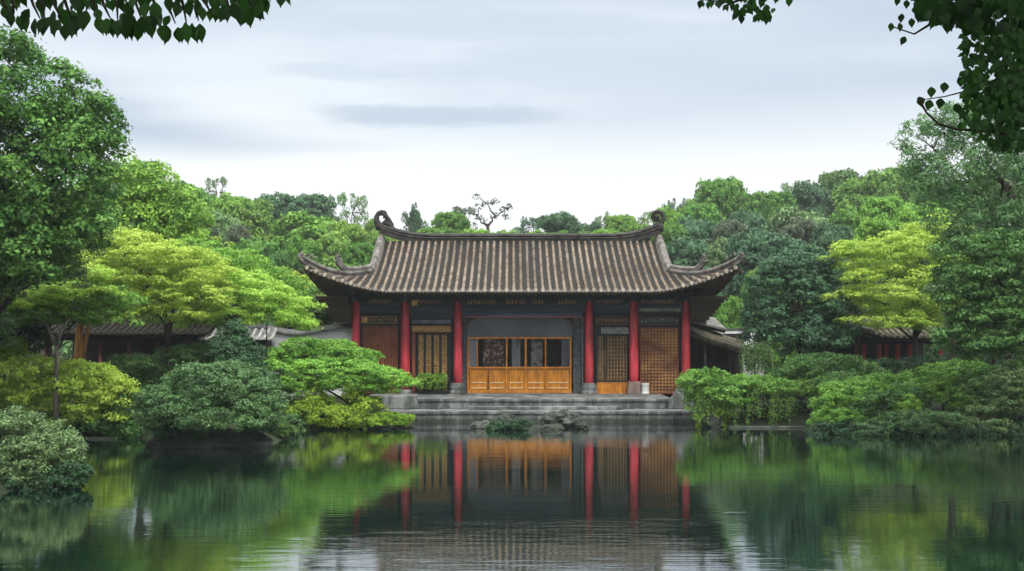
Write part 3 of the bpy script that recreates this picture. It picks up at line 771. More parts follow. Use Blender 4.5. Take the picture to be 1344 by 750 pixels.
for a, b in ((xa, (xa + xb) / 2 - .02), ((xa + xb) / 2 + .02, xb)):
    m.box(a, b, YD - .045, YD - .022, zt_ - .05, zt_); m.box(a, b, YD - .045, YD - .022, zb_, zb_ + .05)
    m.box(a, a + .05, YD - .045, YD - .022, zb_ + .052, zt_ - .052); m.box(b - .05, b, YD - .045, YD - .022, zb_ + .052, zt_ - .052)
m.build('panel_frame', ORANGE, pn)
lattice(840, 890.5, 430, 517, YD, .15, .14, mat('dark_brown_bars', (.085, .04, .025), (.04, .018, .012), 3, .6, .2), PAPER, REDBR, .03, .022, label='brown lattice screen with papered panes, rightmost of the front')
# centre bay: piers, arch panel, orange window partition
YP = 50.55
for k, (pa, pb) in enumerate(((603, 612.5), (752, 762.5))):
    m = MB(); m.box(X(pa, YP), X(pb, YP), YP - .25, YP - .05, FL, Z(412, YP)); o = m.build('pier', mat('dark_carved_pier%s' % '', (.075, .08, .09), (.02, .022, .026), 6, .7, .9), PV)
    m = MB(); rnd = random.Random(k)
    for j in range(13):
        zz = FL + .35 + j * .25; cx = X((pa + pb) / 2, YP)
        m.tube([(cx + .09 * math.cos(a * .9 + j), YP - .265, zz + .09 * math.sin(a * .9 + j)) for a in range(7)], .015, 5)
    m.build('relief', mat('pier_relief', (.14, .145, .155), (.05, .05, .055), 6, .7, .5), o)
m = MB(); m.box(X(763.5, YP), X(765, YP), YP - .3, YP - .2, FL, Z(414, YP)); m.build('pale_strip', CARVE, PV)
m = MB(); m.box(X(608, 50.2), X(765, 50.2), 50.18, 50.3, Z(415.5, 50.2), Z(410.5, 50.2)); m.build('lintel', mat('bluish_lintel', (.10, .12, .19), (.05, .06, .1), 2, .6, .2, (.4, 1, 2)), PV)
m = MB(); m.box(X(610, 50.2), X(763, 50.2), 50.19, 50.28, Z(417, 50.2), Z(415.7, 50.2)); m.build('lintel_edge', mat('red_edge', (.42, .10, .06), (.3, .06, .04), 3, .5, .1), PV)
m = MB(); m.box(X(612, YP), X(753, YP), YP - .02, YP + .08, Z(445, YP), Z(412, YP)); m.build('arch_panel', BLUEP, PV)
for sx, pc in ((1, 612.5), (-1, 752.5)):   # corner brackets rounding the opening
    Yb = YP - .2; m = MB(); c0 = (X(pc, Yb), Z(417.5, Yb)); R1 = 24 * Yb / F
    arc = [(c0[0] + sx * (R1 - R1 * math.sin(a)), c0[1] - (R1 * .62 - R1 * .62 * math.cos(a))) for a in [i / 10 * math.pi / 2 for i in range(11)]]
    vs = [(x, Yb, z_) for x, z_ in arc] + [(c0[0], Yb, c0[1])] + [(x, Yb + .1, z_) for x, z_ in arc] + [(c0[0], Yb + .1, c0[1])]
    n = 12; fs = [tuple(range(n)), tuple(range(2 * n - 1, n - 1, -1))] + [(i, (i + 1) % n, n + (i + 1) % n, n + i) for i in range(n)]
    m.add(vs, fs); o = m.build('corner_bracket', BLACKW, PV)
    m = MB()
    for j in range(5):
        a = (j + .5) / 5 * math.pi / 2; xx = c0[0] + sx * (R1 - R1 * math.sin(a)) * .8; zz = c0[1] - (R1 * .62 - R1 * .62 * math.cos(a)) * .8 - .05
        m.tube([(xx + .05 * math.cos(q), Yb - .012, zz + .05 * math.sin(q)) for q in range(6)], .016, 5)
    m.build('relief', GOLDD, o)
# orange partition: posts, rails, lower panels, panes
wp = MB(); T = lambda px: X(px, YP)
PZ0, PZ1, PZ2 = FL, Z(482.5, YP), Z(445, YP)
for px, wd in ((614.5, 3), (626.5, 1.6), (665, 2.4), (690, 2.6), (716, 1.8), (749, 2.6)):
    lo = PZ0 if px not in (626.5,) else PZ1
    wp.box(T(px - wd / 2), T(px + wd / 2), YP - .07, YP + .05, lo, PZ2)
for za, zb2 in ((PZ2, PZ2 + .09), (PZ1 - .05, PZ1 + .03), (PZ0 + .002, PZ0 + .13)):
    wp.box(T(613.2), T(750.3), YP - .085, YP + .045, za, zb2)
pt = wp.build('window_partition', ORANGE, PV, bevel=.008)
wins = [(628, 663.5), (667, 688), (692, 714.5), (718, 747.5), (616.5, 625.5)]
for a, b in wins:
    g_ = MB(); g_.box(T(a), T(b), YP - .012, YP - .002, PZ1 + .03, PZ2); gp = g_.build('window_pane', GLASS, pt)
edges = [616.5, 643.5, 664, 666.5, 689]
for a, b in ((616.5, 640), (641.5, 663.5), (666.5, 688.5), (691.5, 715), (717, 747.5)):
    g_ = MB(); za, zb2 = PZ0 + .135, PZ1 - .055
    g_.box(T(a), T(b), YP - .01, YP + .03, za, zb2)
    x1, x2 = T(a) + .05, T(b) - .05
    zm = za + (zb2 - za) * .36
    for q0, q1 in ((za + .06, za + .13), (zm - .05, zm + .02), (zb2 - .035, zb2)): g_.box(x1, x2, YP - .035, YP - .012, q0, q1)
    for xx in (x1, x2 - .03): g_.box(xx, xx + .03, YP - .035, YP - .012, zm + .022, zb2 - .037)
    g_.build('lower_panel', ORANGE, pt, bevel=.006)
    m = MB(); m.box(x1 + .02, x2 - .02, YP - .043, YP - .037, za + .075, za + .115); m.box(x1 + .02, x2 - .02, YP - .043, YP - .037, zm - .035, zm + .005)
    m.build('pale_slats', mat('pale_slat', (.72, .55, .30), (.55, .38, .16), 4, .5, .1), pt)
# interior: floor, back wall with a screen, two red posts, side walls
for xx in (x0 + .1, x5 - .3):
    m = MB(); m.box(xx, xx + .2, 50.4, 57.9, FL, 5.4); m.build('side_wall', WHITEW, PV)
m = MB(); m.box(x0 + .3, x5 - .3, 57.8, 58.0, FL, 5.4); m.build('back_wall', mat('brown_back_wall', (.32, .25, .19), (.16, .11, .08), 1, .8, .1), PV)
m = MB(); m.box(x0, x5, 50.4, 57.8, 5.30, 5.38); m.build('ceiling', BLACKW, PV)
for px in (650, 706, 733):
    m = MB(); m.lathe(X(px, 53.4), 53.4, [(.12, FL), (.12, 5.28)], 12); m.build('inner_column', REDW, PV, smooth=True)
YI = YP + .35; TI = lambda px: X(px, YI)
m = MB(); m.box(TI(634), TI(661), YI, YI + .04, FL + .2, 3.6); m.build('folding_screen', mat('painted_screen', (.62, .46, .38), (.08, .05, .05), 7, .7, .1, c3=(.20, .09, .07), lo=.4, hi=.6), PV)
m = MB(); m.box(TI(672), TI(683), YI, YI + .03, FL + .3, 3.6); m.build('hanging_scroll', mat('grey_scroll', (.58, .60, .64), (.20, .22, .25), 4, .8, .1, (4, 1, .3)), PV)
m = MB(); m.box(TI(697), TI(712), YI, YI + .03, FL + .3, 3.6); m.build('hanging_scroll', mat('dusky_scroll', (.50, .46, .42), (.10, .10, .10), 6, .8, .1), PV)
m = MB(); m.box(T(615.5), T(626), YP + .06, YP + .10, PZ1, PZ2); m.build('curtain', mat('grey_curtain', (.48, .50, .60), (.34, .36, .44), 3, .8, .1, (4, 1, .2)), pt)
m = MB(); m.box(T(737), T(748), YP + .06, YP + .10, PZ1, PZ2); m.build('curtain', mat('dusky_curtain', (.20, .20, .23), (.10, .10, .13), 3, .8, .1, (4, 1, .2)), pt)
# corbelled plank soffit at both gable ends (stepped courses)
for sx, pts_ in ((-1, [(441, 425), (419, 394)]), (1, [(926, 425), (949, 394)])):
    m = MB(); n = 8; xin = (x0 - .19) if sx < 0 else (x5 + .19)
    for k in range(n):
        t = k / (n - 1); py = 425 - t * 31; pxo = pts_[0][0] + (pts_[1][0] - pts_[0][0]) * t
        xo = X(pxo, 50); z0 = Z(py, 50); h = .148
        a, b = sorted((xin, xo)); m.box(a, b, 49.75 - .10 * k, 51.0 + .05 * k, z0, z0 + h)
    m.build('stepped_eave', DARKSOFF, PV, bevel=.01)

# ---------------------------------------------------------------- platform
pf = empty('stone_platform', (X(700, 46), 46, 0), 'grey cut stone terrace in two tiers under the hall, at the water', 'platform')
YF, YU = 44.96, 46.3
m = MB(); xa, xb = X(500, YF), X(913, YF)
m.box(xa, xb, YF + .06, 49, -1.2, .34); m.build('lower_tier', STONE, pf, bevel=.02)
m = MB(); m.box(xa - .05, xb + .05, YF, 49.2, .345, .468); m.build('lower_coping', STONE, pf, bevel=.02)
m = MB(); xc0, xc1 = X(485, YU), X(882, YU)
m.box(xc0, xc1, YU + .05, 60.2, .472, .76); m.build('upper_tier', STONE, pf, bevel=.02)
m = MB(); m.box(xc0 - .04, xc1 + .04, YU, 60.3, .763, FL); m.build('upper_coping', STONE, pf, bevel=.02)
m = MB(); m.box(X(615, 45.8), X(817, 45.8), 45.75, YU - .003, .471, .60); m.build('step', STONE, pf, bevel=.02)
m = MB(); Yk = YU - .2
a0, a1 = X(482, Yk), X(551, Yk)
m.hexa([(a0, Yk, .472), (a1, Yk, .472), (a1, Yk + 1.5, .472), (a0, Yk + 1.5, .472), (a0, Yk + .03, 1.02), (a1 - .22, Yk + .03, 1.02), (a1 - .22, Yk + 1.5, 1.02), (a0, Yk + 1.5, 1.02)])
m.build('cheek_block', STONE, pf, bevel=.03)
m = MB(); Yk = YU - .15
prof_ = [(877, .472), (912, .472), (912, 1.55), (903, 1.78), (897, 1.66), (890, 1.30), (884, 1.0), (877, .80)]
n = len(prof_); vs = [(X(p, Yk), Yk, q) for p, q in prof_] + [(X(p, Yk), Yk + .5, q) for p, q in prof_]
m.add(vs, [tuple(range(n)), tuple(range(2 * n - 1, n - 1, -1))] + [(i, (i + 1) % n, n + (i + 1) % n, n + i) for i in range(n)])
m.build('sloping_cheek', STONE, pf, bevel=.03)

st = MB(); st.lathe(X(847, 49.6), 49.6, [(.17, FL + .003), (.19, FL + .04), (.17, FL + .12), (.16, FL + .35), (.18, FL + .44), (.17, FL + .50), (.02, FL + .50)], 16)
tag(st.build('stone_stool', mat('white_stone', (.6, .6, .58), (.42, .42, .40), 4, .7, .2), None, smooth=False), 'small white stone drum on the terrace beside the brown column base', 'stone stool')
pb_ = empty('clipped_plant', (X(567, 49.5), 49.5, FL), 'low clipped green plant standing before the black door with gilded strips', 'plant')
foliage('foliage', LB(49.55, (553, 503, 5, 11), (562, 502, 6, 11), (572, 503, 6, 11), (582, 503, 5, 11), dep=.5), 'bright', pb_, leaf=.07, cr=.12, per=18, dens=1.6, seed=3, flat=.9)
m = MB(); m.box(X(549, 49.5), X(587, 49.5), 49.4, 49.62, FL + .002, FL + .16); m.build('trough', BLACKW, pb_)

# ================================================================== SIDE BUILDINGS
def tiled_slope(mb, ribs, xa, xb, ya, za, yb, zb, sag=.15, sp=.28, r=.07, curl=0):
    """slope from eave (ya,za) to ridge (yb,zb) between xa and xb"""
    n = max(1, int(abs(xb - xa) / 1.0)) * 2
    def pt(x, t):
        e = 0
        if curl:
            d = min(abs(x - xa), abs(x - xb)); e = curl * max(0, 1 - d / 1.8) ** 2 * (1 - t)
        return (x, ya + (yb - ya) * t, za + (zb - za) * t - sag * math.sin(math.pi * t) + e)
    mb.add(*strip(lambda a, b: pt(xa + (xb - xa) * a, b), n * 2, 6))
    mb.add(*strip(lambda a, b: tuple(Vector(pt(xa + (xb - xa) * a, b)) - Vector((0, 0, .12))), n * 2, 6))
    k = int(abs(xb - xa) / sp)
    for i in range(k + 1):
        x = xa + (xb - xa) * i / max(1, k); rib(ribs, [pt(x, j / 8) for j in range(9)], (1, 0, 0), r, .22)
    return pt
def gallery(label, pa, pb, Ya, eave_py, ridge_py, colpx, colm, roofm, floor=.75, curl=0, cat='gallery', tile=None, wall_py=None, depth=5.0, name='garden_gallery'):
    xa, xb = X(pa, Ya), X(pb, Ya); ze = Z(eave_py, Ya); zr = Z(ridge_py, Ya + depth / 2)
    rt = empty(name, ((xa + xb) / 2, Ya + depth / 2, floor), label, cat)
    mb, rb = MB(), MB()
    tiled_slope(mb, rb, xa, xb, Ya, ze, Ya + depth / 2, zr, curl=curl); tiled_slope(mb, rb, xa, xb, Ya + depth, ze, Ya + depth / 2, zr, curl=curl)
    r = mb.build('roof', roofm, rt); rb.build('cover_tiles', tile or roofm, r)
    m = MB(); m.sweep([(xa + (xb - xa) * t / 12, Ya + depth / 2, zr + (curl * .7) * abs(t / 6 - 1) ** 3) for t in range(13)], [(-.1, -.1), (.1, -.1), (.12, .14), (0, .2), (-.12, .14)]); m.build('ridge', RIDGE, r)
    for p in colpx:
        m = MB(); m.lathe(X(p, Ya + .7), Ya + .7, [(.12, floor - .3), (.12, floor + .1), (.10, floor + .12), (.10, ze + .1)], 10); m.build('column', colm, rt, smooth=True)
    m = MB(); m.box(xa + .2, xb - .2, Ya + .6, Ya + .8, ze - .28, ze + .06); m.build('beam', BLACKW, rt)
    m = MB(); m.box(xa + .2, xb - .2, Ya + depth - .9, Ya + depth - .7, floor - .5, ze + .1); m.build('back_wall', mat('dark_wall', (.035, .028, .022), (.014, .012, .010), 1.5, .8, .2), rt)
    m = MB(); m.box(xa - .1, xb + .1, Ya + .1, Ya + depth, floor - .6, floor); m.build('floor_slab', STONE, rt)
    return rt
gallery('low dark gallery with a mossy brown roof under the yellow green trees on the left', 40, 262, 48, 439, 424, (60, 132, 170, 205, 250), mat('dark_red_post', (.09, .022, .014), (.04, .012, .008), 3, .6, .2), mat('dark_mossy_tile', (.028, .022, .015), (.008, .007, .005), 5, .9, .9), curl=0)
gallery('small gallery with slim red columns under the yellow tree on the right', 1128, 1262, 50, 444, 428, (1134, 1154, 1163, 1178, 1194, 1235), REDW, THATCH, curl=.35)
# pavilion corner with curled eave right of the dark round tree
kp = empty('side_kiosk', (X(1115, 51), 53, .75), 'dark kiosk whose grey eave curls up beside the dark round tree', 'kiosk')
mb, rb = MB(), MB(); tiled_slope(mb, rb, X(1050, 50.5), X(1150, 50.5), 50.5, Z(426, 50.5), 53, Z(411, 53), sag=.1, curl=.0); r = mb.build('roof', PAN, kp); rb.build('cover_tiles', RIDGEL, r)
m = MB(); pts_ = [P(px, py, 50.4) for px, py in [(1094, 409), (1097, 417), (1106, 423), (1118, 428), (1132, 431), (1148, 436)]]
m.tube(pts_, [.08, .12, .13, .13, .12, .1], 7); m.build('eave_curl', RIDGEL, r, smooth=True)
for p in (1060, 1125):
    m = MB(); m.lathe(X(p, 51.2), 51.2, [(.12, .5), (.12, Z(428, 51.2))], 10); m.build('column', REDBR, kp, smooth=True)
m = MB(); m.box(X(1052, 54), X(1148, 54), 54, 54.2, .3, 3.9); m.build('back_wall', BLACKW, kp)

# right annexe: white wall and mossy lean-to roof beside the hall
an = empty('annexe', (X(950, 53), 53, .75), 'white walled annexe with a mossy sloping roof right of the hall', 'annexe')
m = MB(); m.box(X(925, 55), X(1003, 55), 55, 55.25, .5, Z(433, 55)); m.build('wall', mat('bright_plaster', (.80, .81, .80), (.60, .61, .60), .7, .85, .2, (1, 1, .4)), an)
m = MB(); m.box(X(923, 55), X(1005, 55), 54.94, 55.31, Z(433, 55) + .002, Z(433, 55) + .06); m.build('coping', GREYT, an)
def lean(py_a, py_b, pa, pb, Ya, Yb, name, m1, m2):
    mb, rb = MB(), MB()
    n = 10
    def pt(a, b):   # slopes down to the right and slightly to the front
        px = pa + (pb - pa) * a; yy = Ya + (Yb - Ya) * b; zc = Z(py_a + (py_b - py_a) * (a ** .85), Ya); return (X(px, Ya), yy, zc + b * .5)
    mb.add(*strip(pt, n, 4)); mb.add(*strip(lambda a, b: tuple(Vector(pt(a, b)) - Vector((0, 0, .14))), n, 4))
    mb.add(*strip(lambda a, b: tuple(Vector(pt(a, 0)) - Vector((0, 0, .14 * b))), n, 1))
    r = mb.build(name, m1, an)
    for j in range(11): rib(rb, [pt(i / 10, j / 10) for i in range(11)][::-1], (0, 1, 0), .085, .2)
    rb.build('cover_tiles', m2, r)
lean(421, 434, 904, 952, 52.2, 55, 'upper_roof', RIDGE, GREYT)
lean(436, 463, 904, 985, 50.8, 53.2, 'roof', THATCH, THATCH)
m = MB(); m.box(X(906, 53), X(975, 53), 53, 53.2, .4, 3.6); m.build('dark_wall', mat('annexe_wall', (.04, .034, .028), (.016, .014, .012), 1.5, .8, .2), an)
for px in (925, 958):
    m = MB(); m.lathe(X(px, 51.2), 51.2, [(.10, .5), (.10, Z(450, 51.2) - (px - 915) * .012)], 10); m.build('post', BLACKW, an, smooth=True)

# left: whitewashed wall that rises and dips, with grey coping
wl = empty('undulating_wall', (X(400, 50), 50.2, .75), 'whitewashed garden wall with a wavy grey coping left of the hall', 'wall')
prf = [(262, 444), (285, 438), (305, 432), (325, 429), (345, 429), (362, 433), (378, 436), (395, 437), (412, 434), (430, 431), (448, 429), (466, 428)]
m = MB(); Yw = 50.6; n = len(prf)
vs = []
for px, py in prf:
    x, zt = X(px, Yw), Z(py + 3, Yw); vs += [(x, Yw, .3), (x, Yw, zt), (x, Yw + .3, zt), (x, Yw + .3, .3)]
m.add(vs, [(i * 4 + k, i * 4 + (k + 1) % 4, i * 4 + 4 + (k + 1) % 4, i * 4 + 4 + k) for i in range(n - 1) for k in range(4)] + [(0, 1, 2, 3), tuple((n - 1) * 4 + k for k in (3, 2, 1, 0))])
m.build('wall_face', WHITEW, wl)
m = MB(); m.sweep([(X(px, Yw), Yw + .15, Z(py + 2.6, Yw)) for px, py in prf], [(-.32, .0), (.32, .0), (.30, .07), (.0, .22), (-.30, .07)]); m.build('coping', GREYT, wl)
# pale roof slope further left
lr = empty('low_outbuilding', (X(310, 49), 50, .75), 'low outbuilding with a pale sloping roof edge behind the cone shaped shrub', 'outbuilding')
mb, rb = MB(), MB(); tiled_slope(mb, rb, X(262, 48.6), X(352, 48.6), 48.6, Z(446, 48.6), 50.2, Z(433, 50.2)); r = mb.build('roof', GREYT, lr); rb.build('cover_tiles', mat('pale_tile', (.5, .5, .48), (.28, .28, .27), 3, .8, .5), r)
m = MB(); m.box(X(264, 49.2), X(350, 49.2), 49.2, 50.2, .3, Z(447, 49.2)); m.build('wall', mat('umber_wall', (.05, .035, .028), (.02, .015, .012), 1, .8, .2), lr)

# thin post
m = MB(); c = P(350, 480, 43.6); m.tube([(c[0], c[1], gz1(c[0], c[1]) - .1), (c[0], c[1], Z(428, 43.6))], [.035, .028], 8); m.tube([(c[0], c[1], Z(428, 43.6)), (c[0], c[1], Z(425.5, 43.6))], [.05, .04], 8)
tag(m.build('garden_post', BLACKW, None), 'thin dark post standing between the cone shaped shrub and the wavy wall', 'post')

# ================================================================== ROCKS AND EDGING
def rockmesh(c, r, seed, n=3):
    import bmesh
    from mathutils import noise as mn
    bm = bmesh.new(); bmesh.ops.create_icosphere(bm, subdivisions=n, radius=1)
    off = Vector((seed * 3.7, seed * 1.3, seed * 2.1))
    for v in bm.verts:
        d = v.co.copy(); k = 1 + .38 * mn.noise(d * 1.1 + off) + .22 * mn.noise(d * 2.7 + off) + .08 * mn.noise(d * 7 + off)
        q = Vector((d.x * r[0], d.y * r[1], max(-.9, d.z) * r[2])) * k
        # facet: quantise a little so that it looks split, not blown up
        v.co = Vector(c) + Vector((q.x, q.y, round(q.z / (r[2] * .28)) * r[2] * .28 * .55 + q.z * .45))
    me = bpy.data.meshes.new('rock'); bm.to_mesh(me); bm.free(); return me
def rock(px, py, rx, ry, Y, seed, label, mt=None, group=None, name='rock', dep=1.0):
    c = P(px, py, Y); s = Y / F
    me = rockmesh(c, (rx * s, rx * s * dep, ry * s), seed); o = bpy.data.objects.new(name, me); COL.objects.link(o); me.materials.append(mt or ROCK)
    return tag(o, label, 'rock', group)
GR = 'rocks in the pond before the terrace'
for k, (px, py, rx, ry, Y, lb) in enumerate([
    (632, 559, 13, 7, 42.6, 'low flat grey rock at the left end of the pond rockery'),
    (648, 563, 12, 7, 42.0, 'dark low rock in the water near the left end of the rockery'),
    (664, 551, 12, 9, 42.9, 'rounded grey rock with a pale top, highest on the left of the rockery'),
    (684, 556, 15, 8, 42.8, 'wide dark rock just left of the middle of the rockery'),
    (702, 564, 14, 6, 41.8, 'low wet rock at the front middle of the rockery'),
    (720, 553, 11, 10, 43.0, 'broken grey rock right of the middle of the rockery'),
    (737, 548, 12, 9, 43.4, 'squared pale rock leaning against the terrace'),
    (752, 552, 12, 10, 43.0, 'tall split grey rock, highest on the right of the rockery'),
    (765, 561, 10, 7, 42.4, 'small dark rock at the right end of the rockery'),
    (725, 563, 16, 7, 42.2, 'flat dark rock lying low before the broken grey one')]):
    rock(px, py, rx, ry, Y, k + 1, lb, ROCK if k in (2, 5, 6, 7, 0) else ROCKD, GR)
for k, (px, py, rx, ry, lb) in enumerate([(680, 560, 16, 7, 'dark green waterside plant among the rocks left of centre'), (652, 562, 12, 6, 'small dark green tuft at the left end of the rocks')]):
    rt = empty('water_plant', (X(px, 42), 42, 0), lb, 'plant'); foliage('foliage', LB(41.7, (px, py, rx, ry), dep=.6), 'dark', rt, leaf=.09, cr=.16, per=26, dens=1.6, seed=30 + k, aspect=.3)
def kerb(a, b, Ya, Yb, name, lab):
    m = MB(); xa, xb = X(a, Ya), X(b, Yb); n = 8
    m.sweep([(xa + (xb - xa) * i / n, Ya + (Yb - Ya) * i / n, .02) for i in range(n + 1)], [(-.14, -.5), (.14, -.5), (.14, .02), (.10, .05), (-.10, .05), (-.14, .02)])
    o = m.build(name, STONE); tag(o, lab, 'edging')
kerb(345, 404, 41.2, 42.0, 'pond_edging', 'pale stone edging at the water left of the yellow green bank plants')
kerb(956, 1056, 42.7, 42.6, 'pond_edging', 'long pale stone edging at the water under the trailing vines')
kerb(112, 152, 38.4, 38.4, 'pond_edging', 'short pale stone edging at the water between the yellow green and dark bushes')
rock(288, 584, 66, 20, 35.9, 21, 'long dark rock under the big round bush in the pond', ROCKD, dep=.55)
rock(222, 584, 26, 16, 36.0, 23, 'dark undercut rock at the left foot of the big round bush', ROCKD, dep=.8)
rock(40, 650, 50, 8, 26.6, 22, 'dark rock at the water under the pale front bush', ROCKD, dep=.7)
for k, (px, py, rx, ry, Y, lb) in enumerate([(935, 556, 14, 12, 43.0, 'mossy rock at the left foot of the trailing vines'), (1100, 574, 24, 5, 40.4, 'dark bank rock below the right clipped mounds'),
                                          (1200, 576, 40, 5, 40.0, 'long dark bank rock below the right bushes'), (1300, 576, 40, 5, 40.0, 'dark bank rock at the right edge of the pond'), (500, 562, 40, 6, 42.6, 'low mossy rock ledge before the left end of the terrace')]):
    rock(px, py, rx, ry, Y, 40 + k, lb, ROCKD, dep=.6)

# ================================================================== SHRUBS
GROW = 1.15
SH = dict(trunk=True, part='foliage')
def shrub(label, Y, items, mt, seed, leaf=.075, cr=.26, per=40, dens=1.5, flat=.6, base=None, r0=.07, dep=.8, name='shrub', **kw):
    return plant(name, 'shrub', label, LB(Y, *items, dep=dep), mt, base=base, r0=r0, part='foliage', seed=seed, leaf=leaf, cr=cr, per=per, dens=dens, flat=flat, **kw)
shrub('pale green bush with a dark underside overhanging the water at the front left', 27.2, [(30, 585, 45, 36), (70, 596, 30, 32), (0, 612, 40, 40), (92, 604, 18, 22), (45, 622, 45, 22), (-35, 595, 40, 42), (20, 566, 25, 20)], 'fadeb', 51, leaf=.062, cr=.19, per=46, dens=1.7)
shrub('yellow green spreading bush behind the pale front bush on the left', 38.5, [(40, 495, 52, 20), (100, 500, 46, 20), (140, 512, 32, 16), (60, 522, 56, 20), (20, 528, 38, 22), (120, 530, 40, 20), (152, 538, 24, 14), (75, 545, 30, 12)], 'yellow', 52, leaf=.085, cr=.26, flat=.5)
shrub('dark green fringe of leaves between the yellow green bush and the water', 38.9, [(95, 556, 30, 12), (130, 558, 30, 14), (160, 560, 25, 14), (175, 530, 18, 22)], 'deep', 53, leaf=.08)
shrub('tiny bright yellow green sprig rising at the left edge', 39.5, [(16, 462, 16, 8), (22, 452, 10, 6), (6, 470, 12, 8)], 'lime', 54, leaf=.09, cr=.2, flat=.5)
shrub('grey green clipped shrub cut by the left edge of the picture', 37, [(-6, 440, 18, 26), (-8, 420, 12, 14)], 'grey', 55)
shrub('big round dark green bush hanging over the pond on the left', 35.6, [(278, 502, 62, 16), (238, 516, 40, 20), (322, 514, 40, 22), (280, 528, 66, 20), (348, 534, 24, 22, -.3), (208, 540, 24, 20, -.3), (308, 546, 42, 16, -.8), (250, 548, 42, 16, -.8), (200, 556, 14, 12), (352, 552, 16, 12)], 'grey', 56, leaf=.066, cr=.2, per=46, dens=1.7, base=(X(285, 36.6), 36.8), r0=.16)
shrub('long flat dark hedge below the dark gallery on the left', 44.5, [(215, 478, 60, 9), (180, 488, 34, 11), (265, 468, 45, 9), (245, 492, 45, 12), (200, 500, 40, 12), (285, 482, 40, 10)], 'deep', 57, flat=.45)
shrub('cone shaped blue green shrub behind the big round bush', 43.0, [(308, 429, 9, 9), (308, 441, 17, 10), (306, 454, 27, 11), (306, 468, 38, 12), (330, 475, 22, 10)], 'teal', 58, leaf=.07, cr=.2)
shrub('bright green cushion of layered foliage next to the left column of the hall', 43.8, [(400, 456, 34, 8), (440, 460, 36, 8), (395, 466, 42, 9), (450, 470, 40, 8), (425, 478, 48, 8)], 'bright', 59, leaf=.07, cr=.2, flat=.45)
shrub('long flat layered bright green bush reaching right over the terrace step', 42.8, [(390, 486, 46, 10), (440, 488, 50, 9), (488, 492, 40, 9), (520, 503, 26, 10), (455, 502, 50, 10), (400, 504, 40, 12), (500, 508, 30, 8)], 'bright', 60, leaf=.07, cr=.2, flat=.4, base=(X(455, 42.9), 43.3), r0=.12)
shrub('yellow green bank plants at the waterline left of the terrace', 42.3, [(400, 545, 28, 16), (440, 548, 34, 12), (478, 535, 22, 14), (415, 528, 20, 14), (455, 553, 26, 9), (465, 520, 10, 14)], 'lime', 61, leaf=.075, cr=.2)
shrub('low mossy yellow green plants creeping to the terrace corner', 42.6, [(500, 552, 28, 7), (525, 552, 16, 6), (478, 556, 20, 6)], 'lime', 62, leaf=.06, cr=.14)
shrub('small grey green bush beside the big round bush at the water', 41.8, [(372, 555, 20, 12), (390, 560, 14, 8), (355, 560, 12, 7)], 'grey', 63, leaf=.06, cr=.16)
shrub('little dark shrub at the right end of the rock under the big round bush', 38.3, [(360, 562, 14, 8), (376, 566, 12, 6)], 'deep', 171, leaf=.06, cr=.14)
shrub('dark plants in shade behind the big round bush', 42.5, [(370, 520, 22, 18), (175, 555, 20, 14), (345, 490, 18, 12)], 'dark', 64)
shrub('dark fern like leaves under the front edge of the big round bush', 35.6, [(220, 566, 18, 10), (260, 572, 22, 8), (335, 562, 18, 10)], 'dark', 164, leaf=.075, cr=.18, dep=.4)
shrub('dark leaves under the pale front bush at the water', 26.8, [(20, 640, 36, 12), (70, 632, 30, 12), (100, 622, 14, 12), (-30, 640, 40, 20)], 'dark', 165, leaf=.062, cr=.15)
# right bank
vb = shrub('leafy bush draped with trailing vines right of the terrace', 43.6, [(930, 500, 32, 12), (912, 512, 16, 14), (975, 504, 30, 10), (1010, 508, 30, 10), (950, 520, 40, 14), (925, 535, 20, 16)], 'mid', 65, leaf=.08, cr=.2, flat=.55)
shrub('bright yellow green low clump at the foot of the trailing vines', 43.4, [(930, 552, 16, 10), (945, 540, 12, 12)], 'lime', 66, leaf=.07, cr=.15)
def drapes(label, pa, pb, y0, y1, Y, n, mt, seed):
    rng = np.random.default_rng(seed); rt = empty('trailing_vine', (X((pa + pb) / 2, Y), Y, gz1(X((pa + pb) / 2, Y), Y)), label, 'vine')
    pos = []; mb = MB(); rnd = random.Random(seed)
    for i in range(n):
        px = rng.uniform(pa, pb); yt = y0 + rng.uniform(-3, 12); ln = rng.uniform(.55, 1); Yi = Y + rng.uniform(-.3, .3); a = Vector(P(px, yt, Yi)); b = Vector(P(px + rng.uniform(-5, 5), y0 + (y1 - y0) * ln, Yi - .1))
        pp = wob(a, b, 4, .03, rnd); mb.tube(pp, .008, 4)
        for k in range(int(30 * ln)): t = rng.random(); q = a.lerp(b, t); pos.append((q.x + rng.normal() * .04, q.y + rng.normal() * .04, q.z))
    pos = np.array(pos); nr = unit(rng.normal(size=pos.shape) * .6 + np.array([0, -1, .5])); co, q = leaf_quads(pos, nr, np.full(len(pos), .045), rng, .5)
    np_mesh('foliage', co, q, LEAVES[mt], rt, tone=rng.random(len(pos))); mb.build('stem', VINE, rt)
drapes('curtain of long trailing vines hanging to the pale edging', 915, 1045, 512, 560, 43.1, 110, 'mid', 67)
drapes('green vines hanging like a curtain under the annexe eave', 972, 1012, 450, 494, 47, 120, 'deep', 68)
shrub('wide clipped dark mound behind the trailing vines on the right', 45, [(1085, 484, 46, 14), (1128, 492, 34, 12), (1042, 496, 30, 11), (1090, 503, 50, 12, -.5)], 'deep', 69, leaf=.07, cr=.2)
shrub('light green clipped cushion behind the rounded mound on the right', 44, [(1075, 510, 34, 10), (1105, 506, 30, 10)], 'mid', 168, leaf=.07, cr=.2)
shrub('dark leaves in the hollow behind the pale edging', 44.0, [(1040, 530, 30, 18), (1000, 535, 30, 18)], 'dark', 70)
